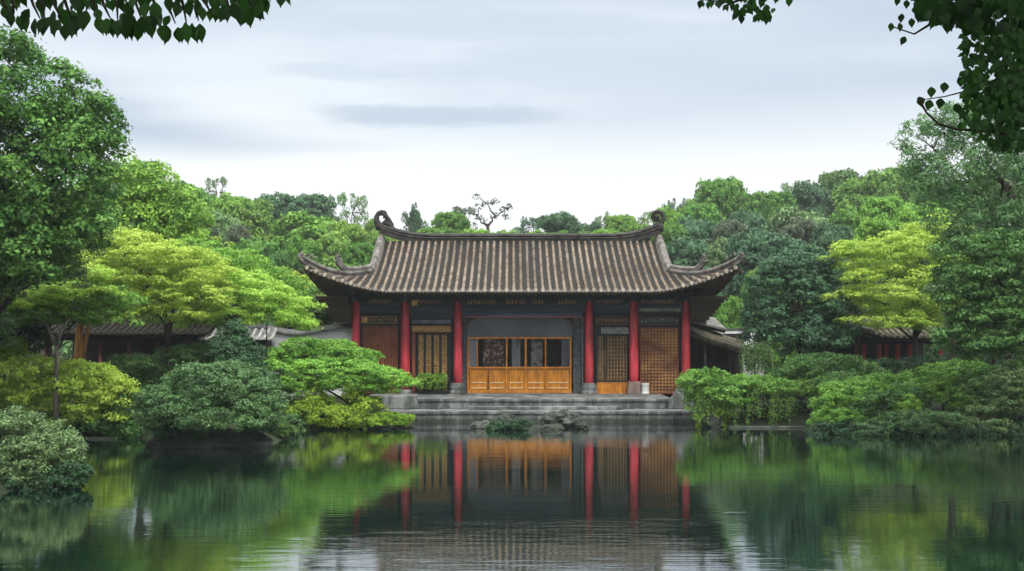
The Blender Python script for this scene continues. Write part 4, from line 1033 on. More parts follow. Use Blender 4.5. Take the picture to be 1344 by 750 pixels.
shrub('rounded clipped green mound at the water right of the pale edging', 41.2, [(1120, 520, 36, 18, .4), (1155, 512, 34, 16, .6), (1090, 544, 28, 22), (1112, 556, 30, 16, -.3)], 'mid', 71, leaf=.062, cr=.18, per=46)
shrub('smooth dark mound beside the rounded clipped one at the right bank', 41.0, [(1150, 540, 30, 20), (1172, 528, 30, 20, .4), (1160, 558, 30, 14, -.4)], 'deep', 169, leaf=.062, cr=.18, per=46)
shrub('low grey green mound in front of the clipped mounds at the right bank', 40, [(1200, 556, 40, 14), (1138, 566, 28, 10), (1240, 560, 34, 14)], 'grey', 72, leaf=.06, cr=.16)
shrub('large rolling green bush behind the grey mound on the right', 42.5, [(1225, 498, 36, 15), (1262, 494, 36, 16, .3), (1215, 520, 34, 20, -.4), (1250, 524, 36, 22, -.4)], 'mid', 73, leaf=.066, cr=.2)
shrub('dark rolling bush between the large green one and the right edge', 42, [(1290, 502, 34, 18), (1284, 530, 34, 24, -.4), (1312, 516, 26, 22)], 'deep', 170, leaf=.066, cr=.2)
shrub('dark glossy bush filling the right edge at the water', 40.6, [(1322, 520, 34, 26), (1350, 498, 36, 20, .4), (1300, 552, 36, 18, -.2), (1340, 552, 36, 24), (1375, 530, 40, 40)], 'grey', 74, leaf=.066, cr=.2, per=46)
shrub('bright green tuft glowing between the clipped mounds on the right', 40.6, [(1192, 536, 18, 12), (1178, 550, 14, 8)], 'bright', 75, leaf=.066, cr=.16)
shrub('dark fringe of leaves dipping into the water under the right bushes', 40.2, [(1150, 572, 40, 10), (1210, 574, 40, 10), (1270, 574, 40, 12), (1330, 574, 40, 14), (1095, 568, 26, 10), (1380, 570, 30, 20)], 'dark', 166, leaf=.07, cr=.18)
shrub('dark shrub below the red columned gallery', 46.5, [(1215, 485, 40, 14), (1290, 482, 50, 14), (1160, 484, 30, 8)], 'dark', 76)

# ================================================================== TREES NEAR THE POND
GROW = 1.25
def tree(label, Y, items, mt, seed, leaf=.12, cr=.42, per=50, dens=1.3, flat=.6, base=None, r0=.2, dep=.8, **kw):
    return plant('tree' if 'name' not in kw else kw.pop('name'), 'tree', label, LB(Y, *items, dep=dep), mt, base=base, r0=r0, seed=seed, leaf=leaf, cr=cr, per=per, dens=dens, flat=flat, **kw)
tree('huge dark leafy tree towering over the left edge', 34, [(-30, 112, 62, 56), (18, 135, 50, 56), (66, 150, 46, 46), (98, 155, 34, 42), (116, 190, 28, 32), (0, 215, 62, 52), (60, 228, 54, 48), (100, 245, 38, 44), (20, 292, 56, 44), (70, 305, 46, 38), (-30, 320, 50, 46), (98, 295, 34, 34), (-70, 190, 60, 80), (-70, 300, 50, 60), (104, 215, 34, 40), (118, 165, 24, 26), (40, 330, 44, 30), (0, 90, 40, 30)], 'fresh', 101, leaf=.13, cr=.46, per=54, dens=1.6, base=(X(-100, 34), 35), r0=.45)
tree('silvery dark tree low at the left edge below the huge one', 36, [(-20, 370, 44, 26), (60, 358, 40, 18), (30, 318, 44, 28), (75, 325, 42, 26), (100, 300, 26, 22), (20, 350, 40, 20)], 'grey', 102, leaf=.11, cr=.36, base=(X(-70, 36), 37), r0=.2)
tree('dark green undergrowth tree at the left edge above the yellow green bush', 41, [(10, 445, 40, 22), (-20, 410, 40, 30), (30, 430, 26, 16), (-10, 470, 30, 16)], 'dark', 111, leaf=.1, cr=.3)
tree('bright green rounded tree on the slope right of the huge left tree', 52, [(180, 250, 34, 30), (150, 272, 40, 32), (215, 278, 36, 30), (175, 300, 50, 30), (235, 300, 30, 28), (130, 300, 34, 30)], 'bright', 103, leaf=.17, cr=.55)
YL = dict(flat=.35, low=-.25, aspect=.4)
tree('feathery yellow green layered tree with forked dark trunk at the far left', 39.5, [(20, 395, 60, 13), (80, 405, 55, 12), (40, 420, 60, 9), (120, 395, 48, 13), (-10, 375, 50, 13), (60, 385, 50, 12), (110, 418, 50, 8), (5, 410, 40, 10)], 'mid', 104, leaf=.12, cr=.32, dep=.9, base=(X(73, 39.6), 39.6), r0=.12, **YL)
tree('yellow green spreading tree above the dark gallery', 43, [(160, 345, 60, 16), (205, 340, 60, 15), (130, 370, 50, 14), (190, 370, 60, 14), (240, 360, 46, 14), (170, 395, 60, 13), (225, 398, 56, 13), (150, 415, 50, 9), (250, 385, 50, 12), (160, 322, 40, 12), (220, 418, 50, 9)], 'yellow', 105, leaf=.095, per=80, cr=.36, base=(X(230, 43.5), 44), r0=.14, bark=BARK, **YL)
tree('yellow green tree with curved trunk leaning toward the hall', 45, [(290, 372, 46, 13), (335, 390, 50, 13), (300, 395, 56, 13), (370, 405, 36, 11), (345, 418, 50, 10), (285, 418, 45, 11), (385, 425, 22, 9), (320, 378, 36, 10)], 'yellow', 106, leaf=.095, per=80, cr=.36, base=(X(278, 45.5), 45.6), r0=.13, **YL)
tree('fresh green spreading tree linking the left slope with the yellow green canopy', 50, [(250, 340, 50, 18), (300, 352, 46, 18), (345, 366, 40, 16), (285, 372, 44, 14), (375, 385, 30, 13)], 'bright', 112, leaf=.12, cr=.4, per=60, **YL)
tree('pale green airy tree on the slope between the bright tree and the hall', 56, [(215, 318, 50, 22), (250, 335, 45, 20), (180, 330, 46, 20), (270, 352, 36, 16), (290, 345, 30, 14)], 'lime', 107, leaf=.17, cr=.5, **YL)
tree('small yellow green tree beside the tall dark hedge left of the roof', 58, [(380, 385, 26, 18), (350, 380, 24, 16), (400, 400, 20, 18), (372, 372, 18, 12)], 'lime', 108, leaf=.17, cr=.4)
tree('grey green shrubby tree tucked under the left eave', 52.5, [(408, 404, 16, 16), (425, 412, 12, 12)], 'grey', 109, leaf=.12, cr=.3)
tk = empty('forked_tree', (X(74, 38), 38, gz1(X(74, 38), 38)), 'slim grey trunk forking in two in front of the yellow green bush', 'tree')
m = MB(); g0 = gz1(X(74, 38), 38)
m.tube([(X(74, 37.4), 37.4, .3), P(73, 490, 37.4), P(75, 468, 37.4), P(73, 450, 37.5)], [.11, .085, .075, .07], 8)
m.tube([P(74, 455, 37.45), P(66, 438, 37.6), P(58, 420, 37.9), P(46, 402, 38.4)], [.065, .055, .045, .03], 7); m.tube([P(74, 453, 37.45), P(82, 432, 37.5), P(94, 414, 37.9), P(100, 385, 38.6), P(112, 362, 39)], [.06, .055, .04, .03, .02], 7)
m.tube([P(62, 428, 37.75), P(48, 420, 38), P(30, 412, 38.3)], [.05, .04, .02], 6)
m.build('trunk', BARKP, tk, smooth=True); foliage('crown', LB(38.6, (42, 398, 40, 8), (105, 385, 36, 8), (74, 400, 40, 7), (115, 362, 24, 7)), 'yellow', tk, seed=131, leaf=.09, cr=.28, per=60, flat=.35)
# orange trunk
ot = empty('leaning_tree', (X(106, 43), 43, gz1(X(106, 43), 43)), 'old tree with an orange brown split trunk before the dark gallery', 'tree')
m = MB(); g0 = gz1(X(106, 43), 43)
m.tube([(X(104, 43), 43, g0 - .1), P(103, 460, 43), P(104, 440, 43), P(108, 420, 43), P(112, 400, 43.4)], [.2, .17, .14, .13, .1], 9)
m.tube([(X(110, 43), 43.1, g0 - .1), P(109, 465, 43.1), P(114, 440, 43), P(118, 420, 43), P(128, 395, 43.5)], [.14, .1, .08, .09, .06], 8)
m.build('trunk', BARKO, ot, smooth=True); foliage('crown', LB(43.6, (112, 398, 34, 10), (140, 405, 30, 9), (90, 402, 28, 8)), 'mid', ot, seed=110, leaf=.12, cr=.32, flat=.4)
# right side
tree('dark blue green round tree with hanging foliage right of the hall', 48.5, [(1045, 365, 38, 28), (1020, 392, 34, 34), (1075, 395, 32, 38), (1045, 410, 46, 36), (1010, 430, 26, 28), (1060, 445, 46, 24), (1090, 430, 24, 28), (1030, 350, 20, 14), (1068, 348, 22, 14)], 'teal', 121, leaf=.12, cr=.36, per=60, dens=1.5, jit=.4, r0=.2)
tree('glowing yellow green tree over the red columned gallery', 47.5, [(1140, 340, 40, 16), (1190, 330, 44, 17), (1225, 305, 32, 16), (1125, 392, 34, 11), (1165, 372, 56, 17), (1215, 365, 50, 17), (1180, 400, 64, 15), (1240, 392, 40, 15), (1160, 424, 50, 11), (1215, 420, 46, 12), (1245, 340, 30, 18), (1118, 330, 18, 10)], 'yellow', 122, leaf=.095, per=80, cr=.38, base=(X(1215, 48), 48.5), r0=.16, bark=BARK, **YL)
tree('soft feathery tree rising behind the dark twigs at the upper right', 38, [(1225, 195, 36, 34), (1275, 180, 50, 40), (1330, 200, 50, 50), (1250, 240, 42, 36), (1310, 260, 56, 46), (1265, 285, 40, 28), (1360, 270, 50, 60), (1215, 235, 20, 26), (1310, 150, 40, 30), (1350, 130, 40, 50), (1300, 225, 44, 40)], 'fade', 123, leaf=.13, cr=.42, per=52, dens=1.2, aspect=.28, jit=.8, base=(X(1400, 44), 46), r0=.25)
tree('dark layered cedar at the right edge above the bushes', 36, [(1285, 335, 44, 14), (1335, 325, 44, 16), (1310, 365, 56, 15), (1280, 395, 40, 15), (1335, 398, 50, 16), (1305, 425, 56, 16), (1345, 440, 50, 18), (1290, 452, 46, 16), (1270, 425, 30, 14), (1340, 465, 50, 14)], 'deep', 124, leaf=.10, cr=.32, flat=.4, base=(X(1350, 44), 45), r0=.2)
tree('grey green cedar boughs right of the glowing yellow tree', 39, [(1265, 360, 26, 12), (1250, 378, 22, 10), (1290, 318, 44, 14)], 'grey', 125, leaf=.10, cr=.3, flat=.4, base=(X(1330, 45), 46), r0=.12)
GROW = 1.0
# stump-like brown trunk
m = MB(); c = P(1246, 405, 44); m.tube([(X(1250, 44), 44, gz1(X(1250, 44), 44) - .1), P(1250, 460, 44), P(1249, 432, 44), P(1245, 412, 44), P(1240, 402, 44)], [.2, .16, .14, .17, .1], 8); m.tube([P(1249, 432, 44), P(1256, 418, 44), P(1258, 410, 44)], [.1, .08, .04], 6)
tag(m.build('dead_trunk', BARK, None, smooth=True), 'broken brown trunk rising beside the glowing yellow tree', 'tree trunk')

# ================================================================== HILLSIDE TREES
PROTO = {}
def proto(kind, seed):
    rng = random.Random(seed); lobes = []
    if kind == 'round':
        for i in range(20):
            a = rng.uniform(0, 6.283); rr = rng.uniform(.05, .66); zz = rng.uniform(.12, .80)
            lobes.append((rr * math.cos(a), rr * math.sin(a), zz * (1 - .25 * rr), rng.uniform(.26, .40), rng.uniform(.26, .40), rng.uniform(.17, .26)))
        kw = dict(leaf=.066, cr=.12, per=36, dens=1.3, flat=.65)
    elif kind == 'tall':
        for i in range(14):
            a = rng.uniform(0, 6.283); zz = rng.uniform(.1, .88); rr = rng.uniform(.0, .5) * (1 - abs(zz - .45))
            lobes.append((rr * math.cos(a), rr * math.sin(a), zz, rng.uniform(.22, .36), rng.uniform(.22, .36), rng.uniform(.14, .24)))
        kw = dict(leaf=.06, cr=.12, per=34, dens=1.4, flat=.75)
    else:
        for i in range(15):
            a = rng.uniform(0, 6.283); rr = rng.uniform(.2, .85); zz = rng.uniform(.2, .95)
            lobes.append((rr * math.cos(a), rr * math.sin(a), zz, rng.uniform(.08, .18), rng.uniform(.08, .18), rng.uniform(.06, .12)))
        kw = dict(leaf=.045, cr=.085, per=16, dens=1.5, flat=.8, low=-1, sub=False)
    f = foliage('crown', lobes, 'mid', None, seed=seed, **kw)
    f.data.materials.clear(); f.data.materials.append(LEAVES['mid'])
    mb = MB(); limbs(mb, (0, 0, -.75), (0, 0, .55 if kind != 'sparse' else .7), .035 if kind != 'sparse' else .022, [l[:3] for l in lobes[:13]], rng)
    t = mb.build('trunk', BARK, None, smooth=True)
    for o in (f, t): COL.objects.unlink(o)
    return f, t
for kd, n in (('round', 5), ('tall', 3), ('sparse', 4)):
    PROTO[kd] = [proto(kd, 200 + 10 * i + len(kd)) for i in range(n)]
cnt = 0
def hilltree(px, py, w, h, Y, kind, mt, label, group=None):
    """crown top at (px, py), w and h in photo pixels"""
    global cnt
    f, t = PROTO[kind][cnt % len(PROTO[kind])]; cnt += 1
    s = Y / F; x = X(px, Y); zt = Z(py, Y); hh = h * s; ww = w * s / 2 / .92; z0 = zt - hh
    g0 = gz1(x, Y)
    rt = empty('hillside_tree', (x, Y, g0), label, 'tree', group)
    c = f.copy(); COL.objects.link(c); c.parent = rt; c.name = 'crown'; c.location = (0, 0, z0 - g0); c.scale = (ww, ww, hh); c.rotation_euler = (0, 0, (cnt * 2.39) % 6.28)
    c.material_slots[0].link = 'OBJECT'; c.material_slots[0].material = LEAVES[mt]
    d = t.copy(); COL.objects.link(d); d.parent = rt; d.name = 'trunk'; d.location = (0, 0, z0 - g0)
    sz = max(.3 * hh, (z0 - g0 + .72 * hh) / 1.5); d.scale = (ww, ww, sz); d.location = (0, 0, .73 * sz); d.rotation_euler = c.rotation_euler
    return rt
H = [
 # left skyline
 (188, 212, 74, 62, 92, 'round', 'mid', 'rounded green tree on the skyline right beside the huge left tree'),
 (240, 238, 80, 62, 105, 'round', 'bright', 'light green rounded tree on the left skyline below the small grey one'),
 (285, 236, 38, 44, 118, 'sparse', 'fade', 'small thin grey tree standing alone on the left skyline'),
 (318, 262, 60, 50, 118, 'round', 'mid', 'green tree filling the dip of the left skyline'),
 (358, 249, 90, 62, 128, 'round', 'teal', 'broad dark blue green crown highest on the left ridge'),
 (412, 256, 84, 56, 126, 'round', 'teal', 'dark blue green crown stepping down toward the hall on the left ridge'),
 (462, 258, 56, 62, 122, 'sparse', 'fade', 'loose grey green tree just left of the ridge scroll'),
 (400, 277, 130, 74, 108, 'round', 'bright', 'wide bright green dome below the dark ridge trees on the left'),
 (452, 290, 80, 70, 104, 'round', 'bright', 'bright green crown behind the left end of the hall roof'),
 (432, 300, 90, 80, 92, 'round', 'mid', 'large green crown above the left upturned corner'),
 (330, 275, 90, 70, 104, 'round', 'mid', 'mid green crown in the middle of the left hillside'),
 (285, 275, 70, 70, 96, 'round', 'fade', 'muted green crown above the pale airy tree'),
 (268, 296, 60, 56, 84, 'tall', 'brown', 'brownish tree in the middle of the left hillside'),
 (310, 300, 64, 70, 88, 'tall', 'brown', 'greyish brown tree right of the other brownish one'),
 (345, 306, 84, 70, 84, 'round', 'mid', 'rounded mid green crown above the tall dark hedge'),
 (395, 318, 74, 62, 80, 'tall', 'mid', 'dense upright green tree nearest the left roof corner'),
 (362, 335, 60, 50, 74, 'tall', 'deep', 'dark upright tree forming a hedge left of the roof corner'),
 (402, 338, 50, 50, 74, 'tall', 'deep', 'dark upright tree touching the left roof corner'),
 (330, 338, 60, 50, 72, 'round', 'mid', 'small round green tree behind the yellow green ones'),
 (232, 268, 80, 70, 80, 'round', 'mid', 'green crown rising behind the bright rounded tree'),
 (480, 318, 60, 60, 86, 'round', 'mid', 'green crown seen beside the gable ridge on the left'),
 (460, 345, 50, 50, 76, 'round', 'mid', 'green crown in the notch of the left roof corner'),
 # behind the main ridge
 (500, 300, 50, 40, 112, 'round', 'bright', 'bright green crown just inside the left ridge scroll'),
 (538, 271, 50, 50, 116, 'sparse', 'teal', 'dark broken tree right of the left ridge scroll'),
 (545, 284, 34, 36, 118, 'tall', 'teal', 'dense small dark tree behind the broken one'),
 (592, 278, 60, 44, 114, 'round', 'mid', 'rounded olive tree above the left third of the ridge'),
 (604, 274, 50, 40, 118, 'sparse', 'brown', 'thin twiggy tree behind the rounded olive one'),
 (700, 284, 56, 36, 118, 'sparse', 'teal', 'loose dark tree above the middle of the ridge'),
 (738, 278, 66, 42, 120, 'round', 'teal', 'dark green crown above the middle right of the ridge'),
 (772, 290, 40, 30, 118, 'round', 'teal', 'small dark crown left of the light green one over the ridge'),
 (815, 282, 60, 44, 116, 'round', 'bright', 'light green crown above the right third of the ridge'),
 (788, 280, 30, 36, 118, 'sparse', 'fade', 'faint twiggy tree beside the light green crown'),
 (860, 274, 56, 56, 114, 'sparse', 'mid', 'loose tree behind the right ridge scroll'),
 # right skyline
 (884, 258, 50, 70, 122, 'sparse', 'teal', 'thin dark tree climbing the skyline right of the ridge scroll'),
 (905, 260, 56, 60, 120, 'round', 'mid', 'green crown at the foot of the right skyline'),
 (945, 234, 100, 80, 126, 'round', 'mid', 'high rounded green crown on the right skyline nearest the hall'),
 (930, 248, 40, 50, 128, 'round', 'deep', 'dark crown left of the high rounded one on the skyline'),
 (995, 250, 80, 60, 124, 'round', 'mid', 'lower green crown in the saddle of the right skyline'),
 (1040, 244, 50, 50, 128, 'sparse', 'fade', 'thin twiggy tree in the saddle of the right skyline'),
 (1065, 236, 70, 62, 124, 'round', 'teal', 'dark blue green crown right of the skyline saddle'),
 (1100, 224, 90, 66, 130, 'round', 'deep', 'broad dark crown highest on the right ridge'),
 (1142, 226, 110, 80, 120, 'round', 'mid', 'large bright topped crown on the right ridge'),
 (1190, 232, 80, 80, 112, 'round', 'mid', 'green crown on the right ridge beside the soft feathery tree'),
 (1230, 240, 80, 90, 100, 'round', 'mid', 'green crown partly hidden behind the soft feathery tree'),
 # right slope
 (520, 300, 56, 40, 104, 'round', 'bright', 'low bright crown over the left end of the ridge'),
 (562, 299, 56, 38, 108, 'round', 'mid', 'low green crown between the dense small dark tree and the rounded olive one'),
 (622, 301, 60, 36, 106, 'round', 'bright', 'low bright crown under the twisted bare tree'),
 (664, 301, 56, 36, 108, 'round', 'mid', 'low green crown right of the twisted bare tree'),
 (706, 302, 56, 34, 104, 'round', 'bright', 'low bright crown under the loose dark tree at mid ridge'),
 (758, 300, 56, 36, 106, 'round', 'mid', 'low green crown under the dark one over the mid right of the ridge'),
 (792, 301, 50, 36, 104, 'round', 'bright', 'low bright crown left of the light green one over the ridge'),
 (842, 294, 56, 44, 106, 'round', 'mid', 'low green crown just left of the right ridge scroll'),
 (258, 246, 56, 50, 116, 'round', 'mid', 'small green crown left of the lone thin grey tree'),
 (300, 254, 60, 50, 112, 'round', 'bright', 'light green crown right of the lone thin grey tree'),
 (335, 258, 50, 44, 116, 'round', 'mid', 'small green crown where the dark ridge trees begin on the left'),
 (1020, 252, 60, 50, 118, 'round', 'mid', 'green crown filling the saddle of the right skyline'),
 (878, 272, 50, 50, 112, 'round', 'bright', 'light green crown beside the right ridge scroll'),
 (490, 286, 40, 44, 112, 'round', 'mid', 'narrow green crown touching the left ridge scroll'),
 (905, 285, 80, 62, 104, 'round', 'teal', 'muted teal crown right of the ridge scroll'),
 (955, 285, 56, 46, 98, 'round', 'brown', 'purplish brown crown in the middle of the right slope'),
 (920, 268, 70, 60, 112, 'round', 'mid', 'green crown above the muted teal one'),
 (985, 276, 70, 62, 104, 'round', 'teal', 'dark teal crown between the brown and the broad grey green one'),
 (1045, 270, 120, 84, 98, 'round', 'fade', 'broad grey green dome in the middle of the right slope'),
 (1050, 285, 60, 50, 90, 'round', 'brown', 'brownish crown on the broad grey green dome'),
 (900, 305, 100, 78, 88, 'round', 'teal', 'blue green crown right of the gable ridge'),
 (960, 312, 80, 76, 84, 'round', 'fade', 'soft grey green crown above the right roof corner'),
 (1010, 300, 110, 90, 80, 'round', 'teal', 'large blue green dome above the dark round tree'),
 (1090, 290, 70, 70, 84, 'round', 'teal', 'blue green crown left of the glowing yellow tree'),
 (880, 290, 50, 60, 96, 'round', 'mid', 'green crown right behind the right ridge scroll'),
 (1125, 268, 70, 60, 90, 'round', 'mid', 'green crown above the glowing yellow tree on its left'),
 (1165, 258, 80, 64, 84, 'round', 'bright', 'bright green crown above the glowing yellow tree'),
 (1215, 262, 80, 80, 78, 'round', 'bright', 'bright green crown between the glowing and the feathery tree'),
 (1150, 290, 70, 50, 70, 'tall', 'bright', 'dense bright green crown directly behind the glowing yellow tree'),
 (985, 372, 56, 76, 68, 'tall', 'mid', 'light green upright tree left of the dark round tree'),
 (945, 386, 50, 56, 66, 'round', 'mid', 'green crown under the right upturned corner'),
 (925, 350, 60, 56, 76, 'round', 'teal', 'blue green crown behind the right upturned corner'),
 (1000, 350, 50, 50, 74, 'round', 'mid', 'green crown between the roof corner and the dark round tree'),
 (1120, 330, 70, 70, 68, 'round', 'deep', 'dark crown behind the left of the glowing yellow tree'),
 (1255, 300, 80, 90, 62, 'round', 'deep', 'dark crown between the glowing yellow tree and the cedar'),
 (1320, 330, 90, 110, 56, 'round', 'dark', 'dark crown filling the gap behind the cedar'),
 (1290, 420, 90, 70, 50, 'round', 'dark', 'low dark crown behind the foot of the cedar'),
 (930, 425, 20, 26, 60, 'round', 'grey', 'small grey green tree above the annexe wall'),
]
for r_ in H: hilltree(*r_)
GO = 'trees on the banks beyond the picture edges'
for px_, Y_ in ((-330, 30), (-220, 36), (-420, 24), (1720, 33), (1620, 40), (1900, 26)):
    hilltree(px_, 190, 5.5 * F / Y_, 5.5 * F / Y_, Y_, 'round', 'mid', 'green tree on the bank beyond the edge of the picture', GO)
# bare twisted tree above the ridge
bt = empty('bare_tree', (X(642, 112), 112, gz1(X(642, 112), 112)), 'twisted nearly bare tree standing up above the middle of the ridge', 'tree')
m = MB(); rnd = random.Random(5); g0 = gz1(X(642, 112), 112); tw = []
def br(a, b, r, dep):
    pp = wob(P(*a, 112), P(*b, 112), 4, .12, rnd); m.tube(pp, [r, r * .85, r * .7, r * .6, r * .45], 6); tw.append(b)
m.tube([(X(642, 112), 112, g0 - .2), P(641, 310, 112), P(640, 298, 112)], [.3, .2, .17], 7)
for a, b, r in [((640, 298), (650, 284), .14), ((650, 284), (662, 276), .09), ((650, 284), (640, 268), .10), ((640, 268), (626, 259), .07), ((640, 268), (650, 265), .06), ((662, 276), (668, 272), .06), ((640, 298), (626, 284), .11), ((626, 284), (616, 278), .07), ((626, 284), (630, 272), .06), ((640, 298), (634, 290), .08), ((662, 276), (664, 286), .05)]: br(a, b, r, 0)
m.build('trunk', BARK, bt, smooth=True)
foliage('crown', LB(112, *[(x, y, 5, 3) for x, y in tw]), 'brown', bt, seed=77, leaf=.20, cr=.32, per=7, dens=1.0, low=-1, sub=False)
# filling trees: the wood that closes the hill behind and between the named ones
rnd = random.Random(11); k = 0
for Y in (72, 84, 97, 110, 118, 128, 138):
    for i in range(-9, 10):
        x = i * (5.2 + Y * .05) + rnd.uniform(-2, 2); px = 672 + x * F / Y
        if Y < 80 and 430 < px < 940 : continue
        yy = Y + rnd.uniform(-4, 4); g0 = gz1(x, yy); ht = rnd.uniform(4.4, 6.4) * (.8 if 480 < px < 880 else 1)
        py = HY - (g0 + ht - CH) * F / yy
        side = 'left' if px < 520 else ('right' if px > 840 else 'middle')
        lab = {'left': 'one of the crowns filling the wooded left hillside behind the nearer trees', 'right': 'one of the crowns filling the wooded right hillside behind the nearer trees', 'middle': 'one of the low crowns making the green line behind the hall ridge'}[side]
        hilltree(px, py, 2 * rnd.uniform(3.0, 4.2) * F / yy, (ht - .3) * F / yy, yy, 'round', rnd.choice(['mid', 'mid', 'bright', 'fade', 'teal', 'deep'] if side != 'middle' else ['bright', 'mid', 'bright']), lab, 'wood filling the ' + side + ' hillside')

# ================================================================== OVERHANGING BRANCHES NEAR THE CAMERA
def leafshape(mb, base, direc, nrm, ln, wd, curl=.12, rnd=random):
    d = Vector(direc).normalized(); n = Vector(nrm); n = (n - d * n.dot(d)).normalized(); s = d.cross(n)
    prof_ = [(0, 0), (.08, .30), (.22, .70), (.42, 1.0), (.62, .86), (.80, .50), (.92, .2), (1.08, 0)]
    base = Vector(base); vs = []; fs = []
    for t, w_ in prof_:
        c = base + d * ln * t - n * curl * ln * t * t
        f = w_ * wd * .5; e = n * f * .28
        vs += [c - s * f + e, c, c + s * f + e]
    m_ = len(prof_)
    for i in range(m_ - 1):
        for k in (0, 1): fs.append((i * 3 + k, i * 3 + k + 1, i * 3 + 3 + k + 1, i * 3 + 3 + k))
    return vs, fs
def leafset(name, items, mt, parent, seed):
    V, Fc, T = [], [], []; rnd = random.Random(seed)
    for b, d, n, ln, wd in items:
        vs, fs = leafshape(None, b, d, n, ln, wd, rnd.uniform(-.05, .22)); o = len(V); V += vs; Fc += [tuple(i + o for i in f) for f in fs]; T += [rnd.random()] * len(fs)
    co = np.array([tuple(v) for v in V]); q = np.array(Fc)
    return np_mesh(name, co, q, LEAVES[mt], parent, smooth=True, tone=np.array(T))
def outline(pts, x):
    for (a, b), (c, d) in zip(pts, pts[1:]):
        if a <= x <= c: return b + (d - b) * (x - a) / (c - a)
    return pts[-1][1]
# left near tree
NY = 6.0; rnd = random.Random(21)
nl = empty('overhanging_tree', (-9.2, NY, gz1(-9.2, NY)), 'near tree whose dark pointed leaves hang into the top left of the view', 'tree')
bot = [(-60, 55), (0, 34), (40, 50), (60, 48), (88, 57), (110, 40), (140, 48), (165, 54), (182, 57), (200, 44), (222, 63), (235, 60), (262, 55), (275, 35), (298, 32), (322, 38), (335, 30), (350, 14), (378, 10)]
items = []; m = MB()
g0 = gz1(-9.2, NY); m.tube([(-9.2, NY, min(g0, 0) - 1.4), (-9.1, NY, g0 + 2.6), (-8.7, NY, 5.0), (-7.8, NY, 6.2)], [.28, .22, .19, .16], 10)
main = [(-7.8, NY, 6.2), (-5.0, NY + .1, 6.25), P(-60, -10, NY), P(60, -22, NY), P(180, -12, NY), P(290, -20, NY), P(365, -6, NY)]
m.tube(main, [.15, .1, .05, .035, .028, .018, .008], 7)
for i in range(26):
    px = -60 + i * 17 + rnd.uniform(-6, 6); b = outline(bot, px); dy = NY + rnd.uniform(-.5, .5)
    pts_ = [P(px - 12, -16, dy), P(px - 4, b * .15, dy), P(px + rnd.uniform(-6, 6), b * .5, dy)]; m.tube(pts_, [.012, .008, .004], 5)
for i in range(330):
    px = rnd.uniform(-70, 380); b = outline(bot, px); py = rnd.uniform(-45, b - 19) if rnd.random() < .8 else b - 22 - rnd.uniform(0, 6)
    if py > b - 16: py = b - 20
    Yi = NY + rnd.uniform(-.55, .55); ln = rnd.uniform(15, 24) * NY / F; wd = ln * rnd.uniform(.55, .72)
    items.append((P(px, py, Yi), (rnd.gauss(0, .28), rnd.gauss(0, .25), -1), (rnd.gauss(0, .5), -1, rnd.gauss(0, .35)), ln, wd))
for px in (-10, 12, 28, 45, 58, 85, 108, 128, 140, 165, 182, 195, 220, 233, 248, 262, 284, 298, 315, 329, 345, 370):   # the lowest leaves, one by one
    b = outline(bot, px); ln = rnd.uniform(19, 25) * NY / F
    items.append((P(px, b - 24, NY + rnd.uniform(-.3, .3)), (rnd.gauss(0, .12), rnd.gauss(0, .2), -1), (rnd.gauss(0, .3), -1, rnd.gauss(0, .3)), ln, ln * rnd.uniform(.6, .72)))
for q in [(-4, 5, 8.4), (-1.5, 3, 8.6), (-3, 1, 8.8)]: m.tube(wob((-8.7, NY, 5.0), q, 4, .15, rnd), [.15, .12, .09, .06, .03], 7)
foliage('crown', [(-5, 5, 8.6, 3.2, 3.2, 1.1), (-1.8, 4, 8.8, 2.8, 3.2, 1.0), (-4, 0, 8.8, 3.2, 3.2, 1.2), (-8, 6, 8.8, 2.6, 3, 1.4), (-1, -1, 9.2, 2.6, 3, 1)], 'deep', nl, seed=401, leaf=.17, cr=.5, per=40, dens=1.0)  # unseen canopy overhead, added to shade the hanging leaves
m.build('trunk', BARK, nl, smooth=True); leafset('foliage', items, 'near', nl, 5)
# right near tree with three sprays
nr = empty('overhanging_tree', (9.8, 7.5, gz1(9.8, 7.5)), 'near tree whose dark round leaves and curving twig enter at the top right', 'tree')
items = []; m = MB(); RY = 7.0; g0 = gz1(9.8, 7.5)
m.tube([(9.8, 7.5, min(g0, 0) - 1.4), (9.7, 7.5, g0 + 3), (9.2, 7.3, 5.0), (7.5, 7.1, 6.3), (4.2, RY, 6.4)], [.3, .24, .2, .16, .1], 10)
m.tube([(9.2, 7.3, 5.0), (6.5, RY, 5.3), P(1420, 195, RY), P(1344, 182, RY), P(1300, 172, RY), P(1255, 170, RY), P(1232, 163, RY), P(1216, 148, RY), P(1205, 128, RY)], [.12, .08, .04, .016, .011, .009, .008, .007, .009], 7)
m.tube([P(1300, 172, RY), P(1330, 150, RY), P(1360, 120, RY)], [.014, .012, .01], 6)
m.tube([P(1205, 132, RY), P(1240, 127, RY), P(1275, 118, RY), P(1344, 90, RY), (4.2, RY, 6.0)], [.003, .004, .006, .01, .03], 6)
m.tube([P(1360, -20, RY), P(1290, -5, RY), P(1240, 20, RY), P(1200, 45, RY), P(1168, 34, RY)], [.03, .018, .012, .006, .004], 6)
m.tube([(4.2, RY, 6.4), P(1360, -20, RY), P(1160, -40, RY), P(1040, -25, RY), P(960, 4, RY), P(925, 0, RY)], [.08, .04, .025, .018, .008, .004], 6)
def spray(n, fx, fy, ln0, ln1, wr, jit=.5):
    for i in range(n):
        px = fx(); py = fy(px); Yi = RY + rnd.uniform(-.4, .4); ln = rnd.uniform(ln0, ln1) * RY / F
        items.append((P(px, py, Yi), (rnd.gauss(0, jit), rnd.gauss(0, .4), -1), (rnd.gauss(0, .5), -1, rnd.gauss(0, .4)), ln, ln * rnd.uniform(*wr)))
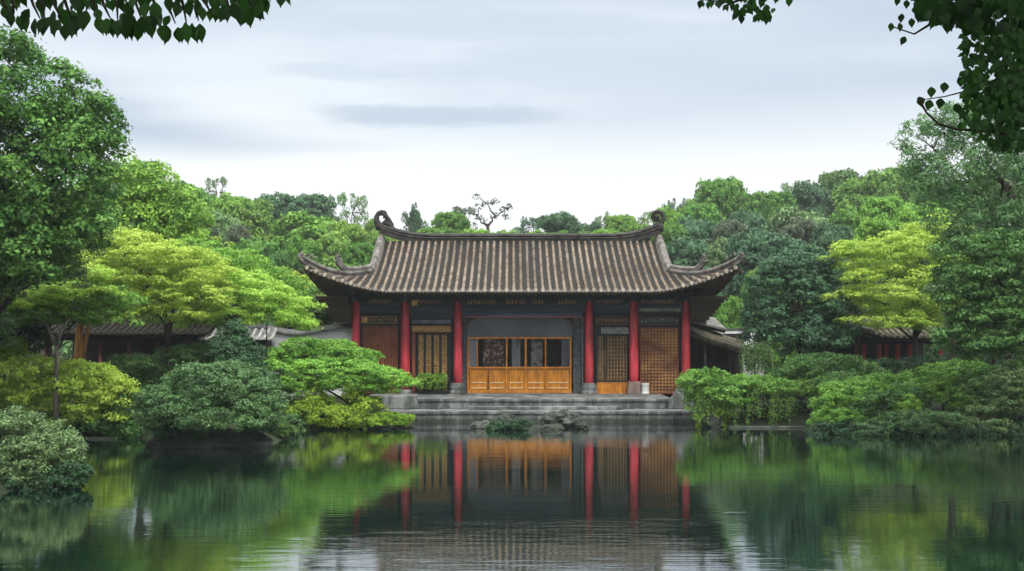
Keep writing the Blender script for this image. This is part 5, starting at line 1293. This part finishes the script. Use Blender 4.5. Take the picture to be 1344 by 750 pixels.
spray(70, lambda: rnd.gauss(985, 20), lambda p: rnd.uniform(-20, 24) * (1 if 955 < p < 1020 else .35), 9, 14, (.6, .8))
spray(12, lambda: rnd.uniform(920, 965), lambda p: rnd.uniform(-14, 2), 9, 13, (.6, .8))
spray(290, lambda: rnd.uniform(1200, 1360), lambda p: rnd.uniform(-30, 16 + (p - 1200) * .22), 13, 20, (.7, .95))
for px, py in [(1184, 18), (1180, 30), (1196, 24), (1188, 48), (1206, 12), (1170, 30), (1190, 0), (1178, -4)]: items.append((P(px, py, RY), (rnd.gauss(0, .3), 0, -1), (rnd.gauss(0, .3), -1, 0), 12 * RY / F, 9 * RY / F))
for px, py in [(1222, 114), (1240, 108), (1258, 101), (1274, 96), (1221, 131), (1235, 129), (1254, 136), (1262, 140), (1278, 118), (1206, 127)]: items.append((P(px, py, RY), (rnd.gauss(0, .25), 0, -1), (rnd.gauss(0, .25), -1, 0), 14 * RY / F, 12 * RY / F))
leafset('foliage', items, 'near', nr, 6)
items = []
spray(1150, lambda: 1344 - min(92, abs(rnd.gauss(0, 44))) + 14, lambda p: rnd.uniform(35 + max(0, 1290 - p) * .4, 195 - max(0, 1310 - p) * .75), 7, 12, (.6, .85), .9)
spray(260, lambda: rnd.uniform(1262, 1380), lambda p: rnd.uniform(20, 160), 8, 13, (.6, .85), .9)
leafset('small_foliage', items, 'nearlit', nr, 7)
for q in [(4, 6, 8.6), (2, 4, 9), (4, 1, 9)]: m.tube(wob((9.2, 7.3, 5.0), q, 4, .15, rnd), [.15, .12, .09, .06, .03], 7)
foliage('crown', [(5, 6, 9.0, 3.2, 3.2, 1.1), (2, 5, 9.1, 2.6, 3.2, 1.0), (4, 1, 9, 3.2, 3.2, 1.2), (8, 7, 9.0, 2.6, 3, 1.4), (1.5, -1, 9.4, 2.6, 3, 1)], 'deep', nr, seed=402, leaf=.17, cr=.5, per=40, dens=1.0)  # crown above the view, added to block overhead light from the sprays
m.build('trunk', BARK, nr, smooth=True)
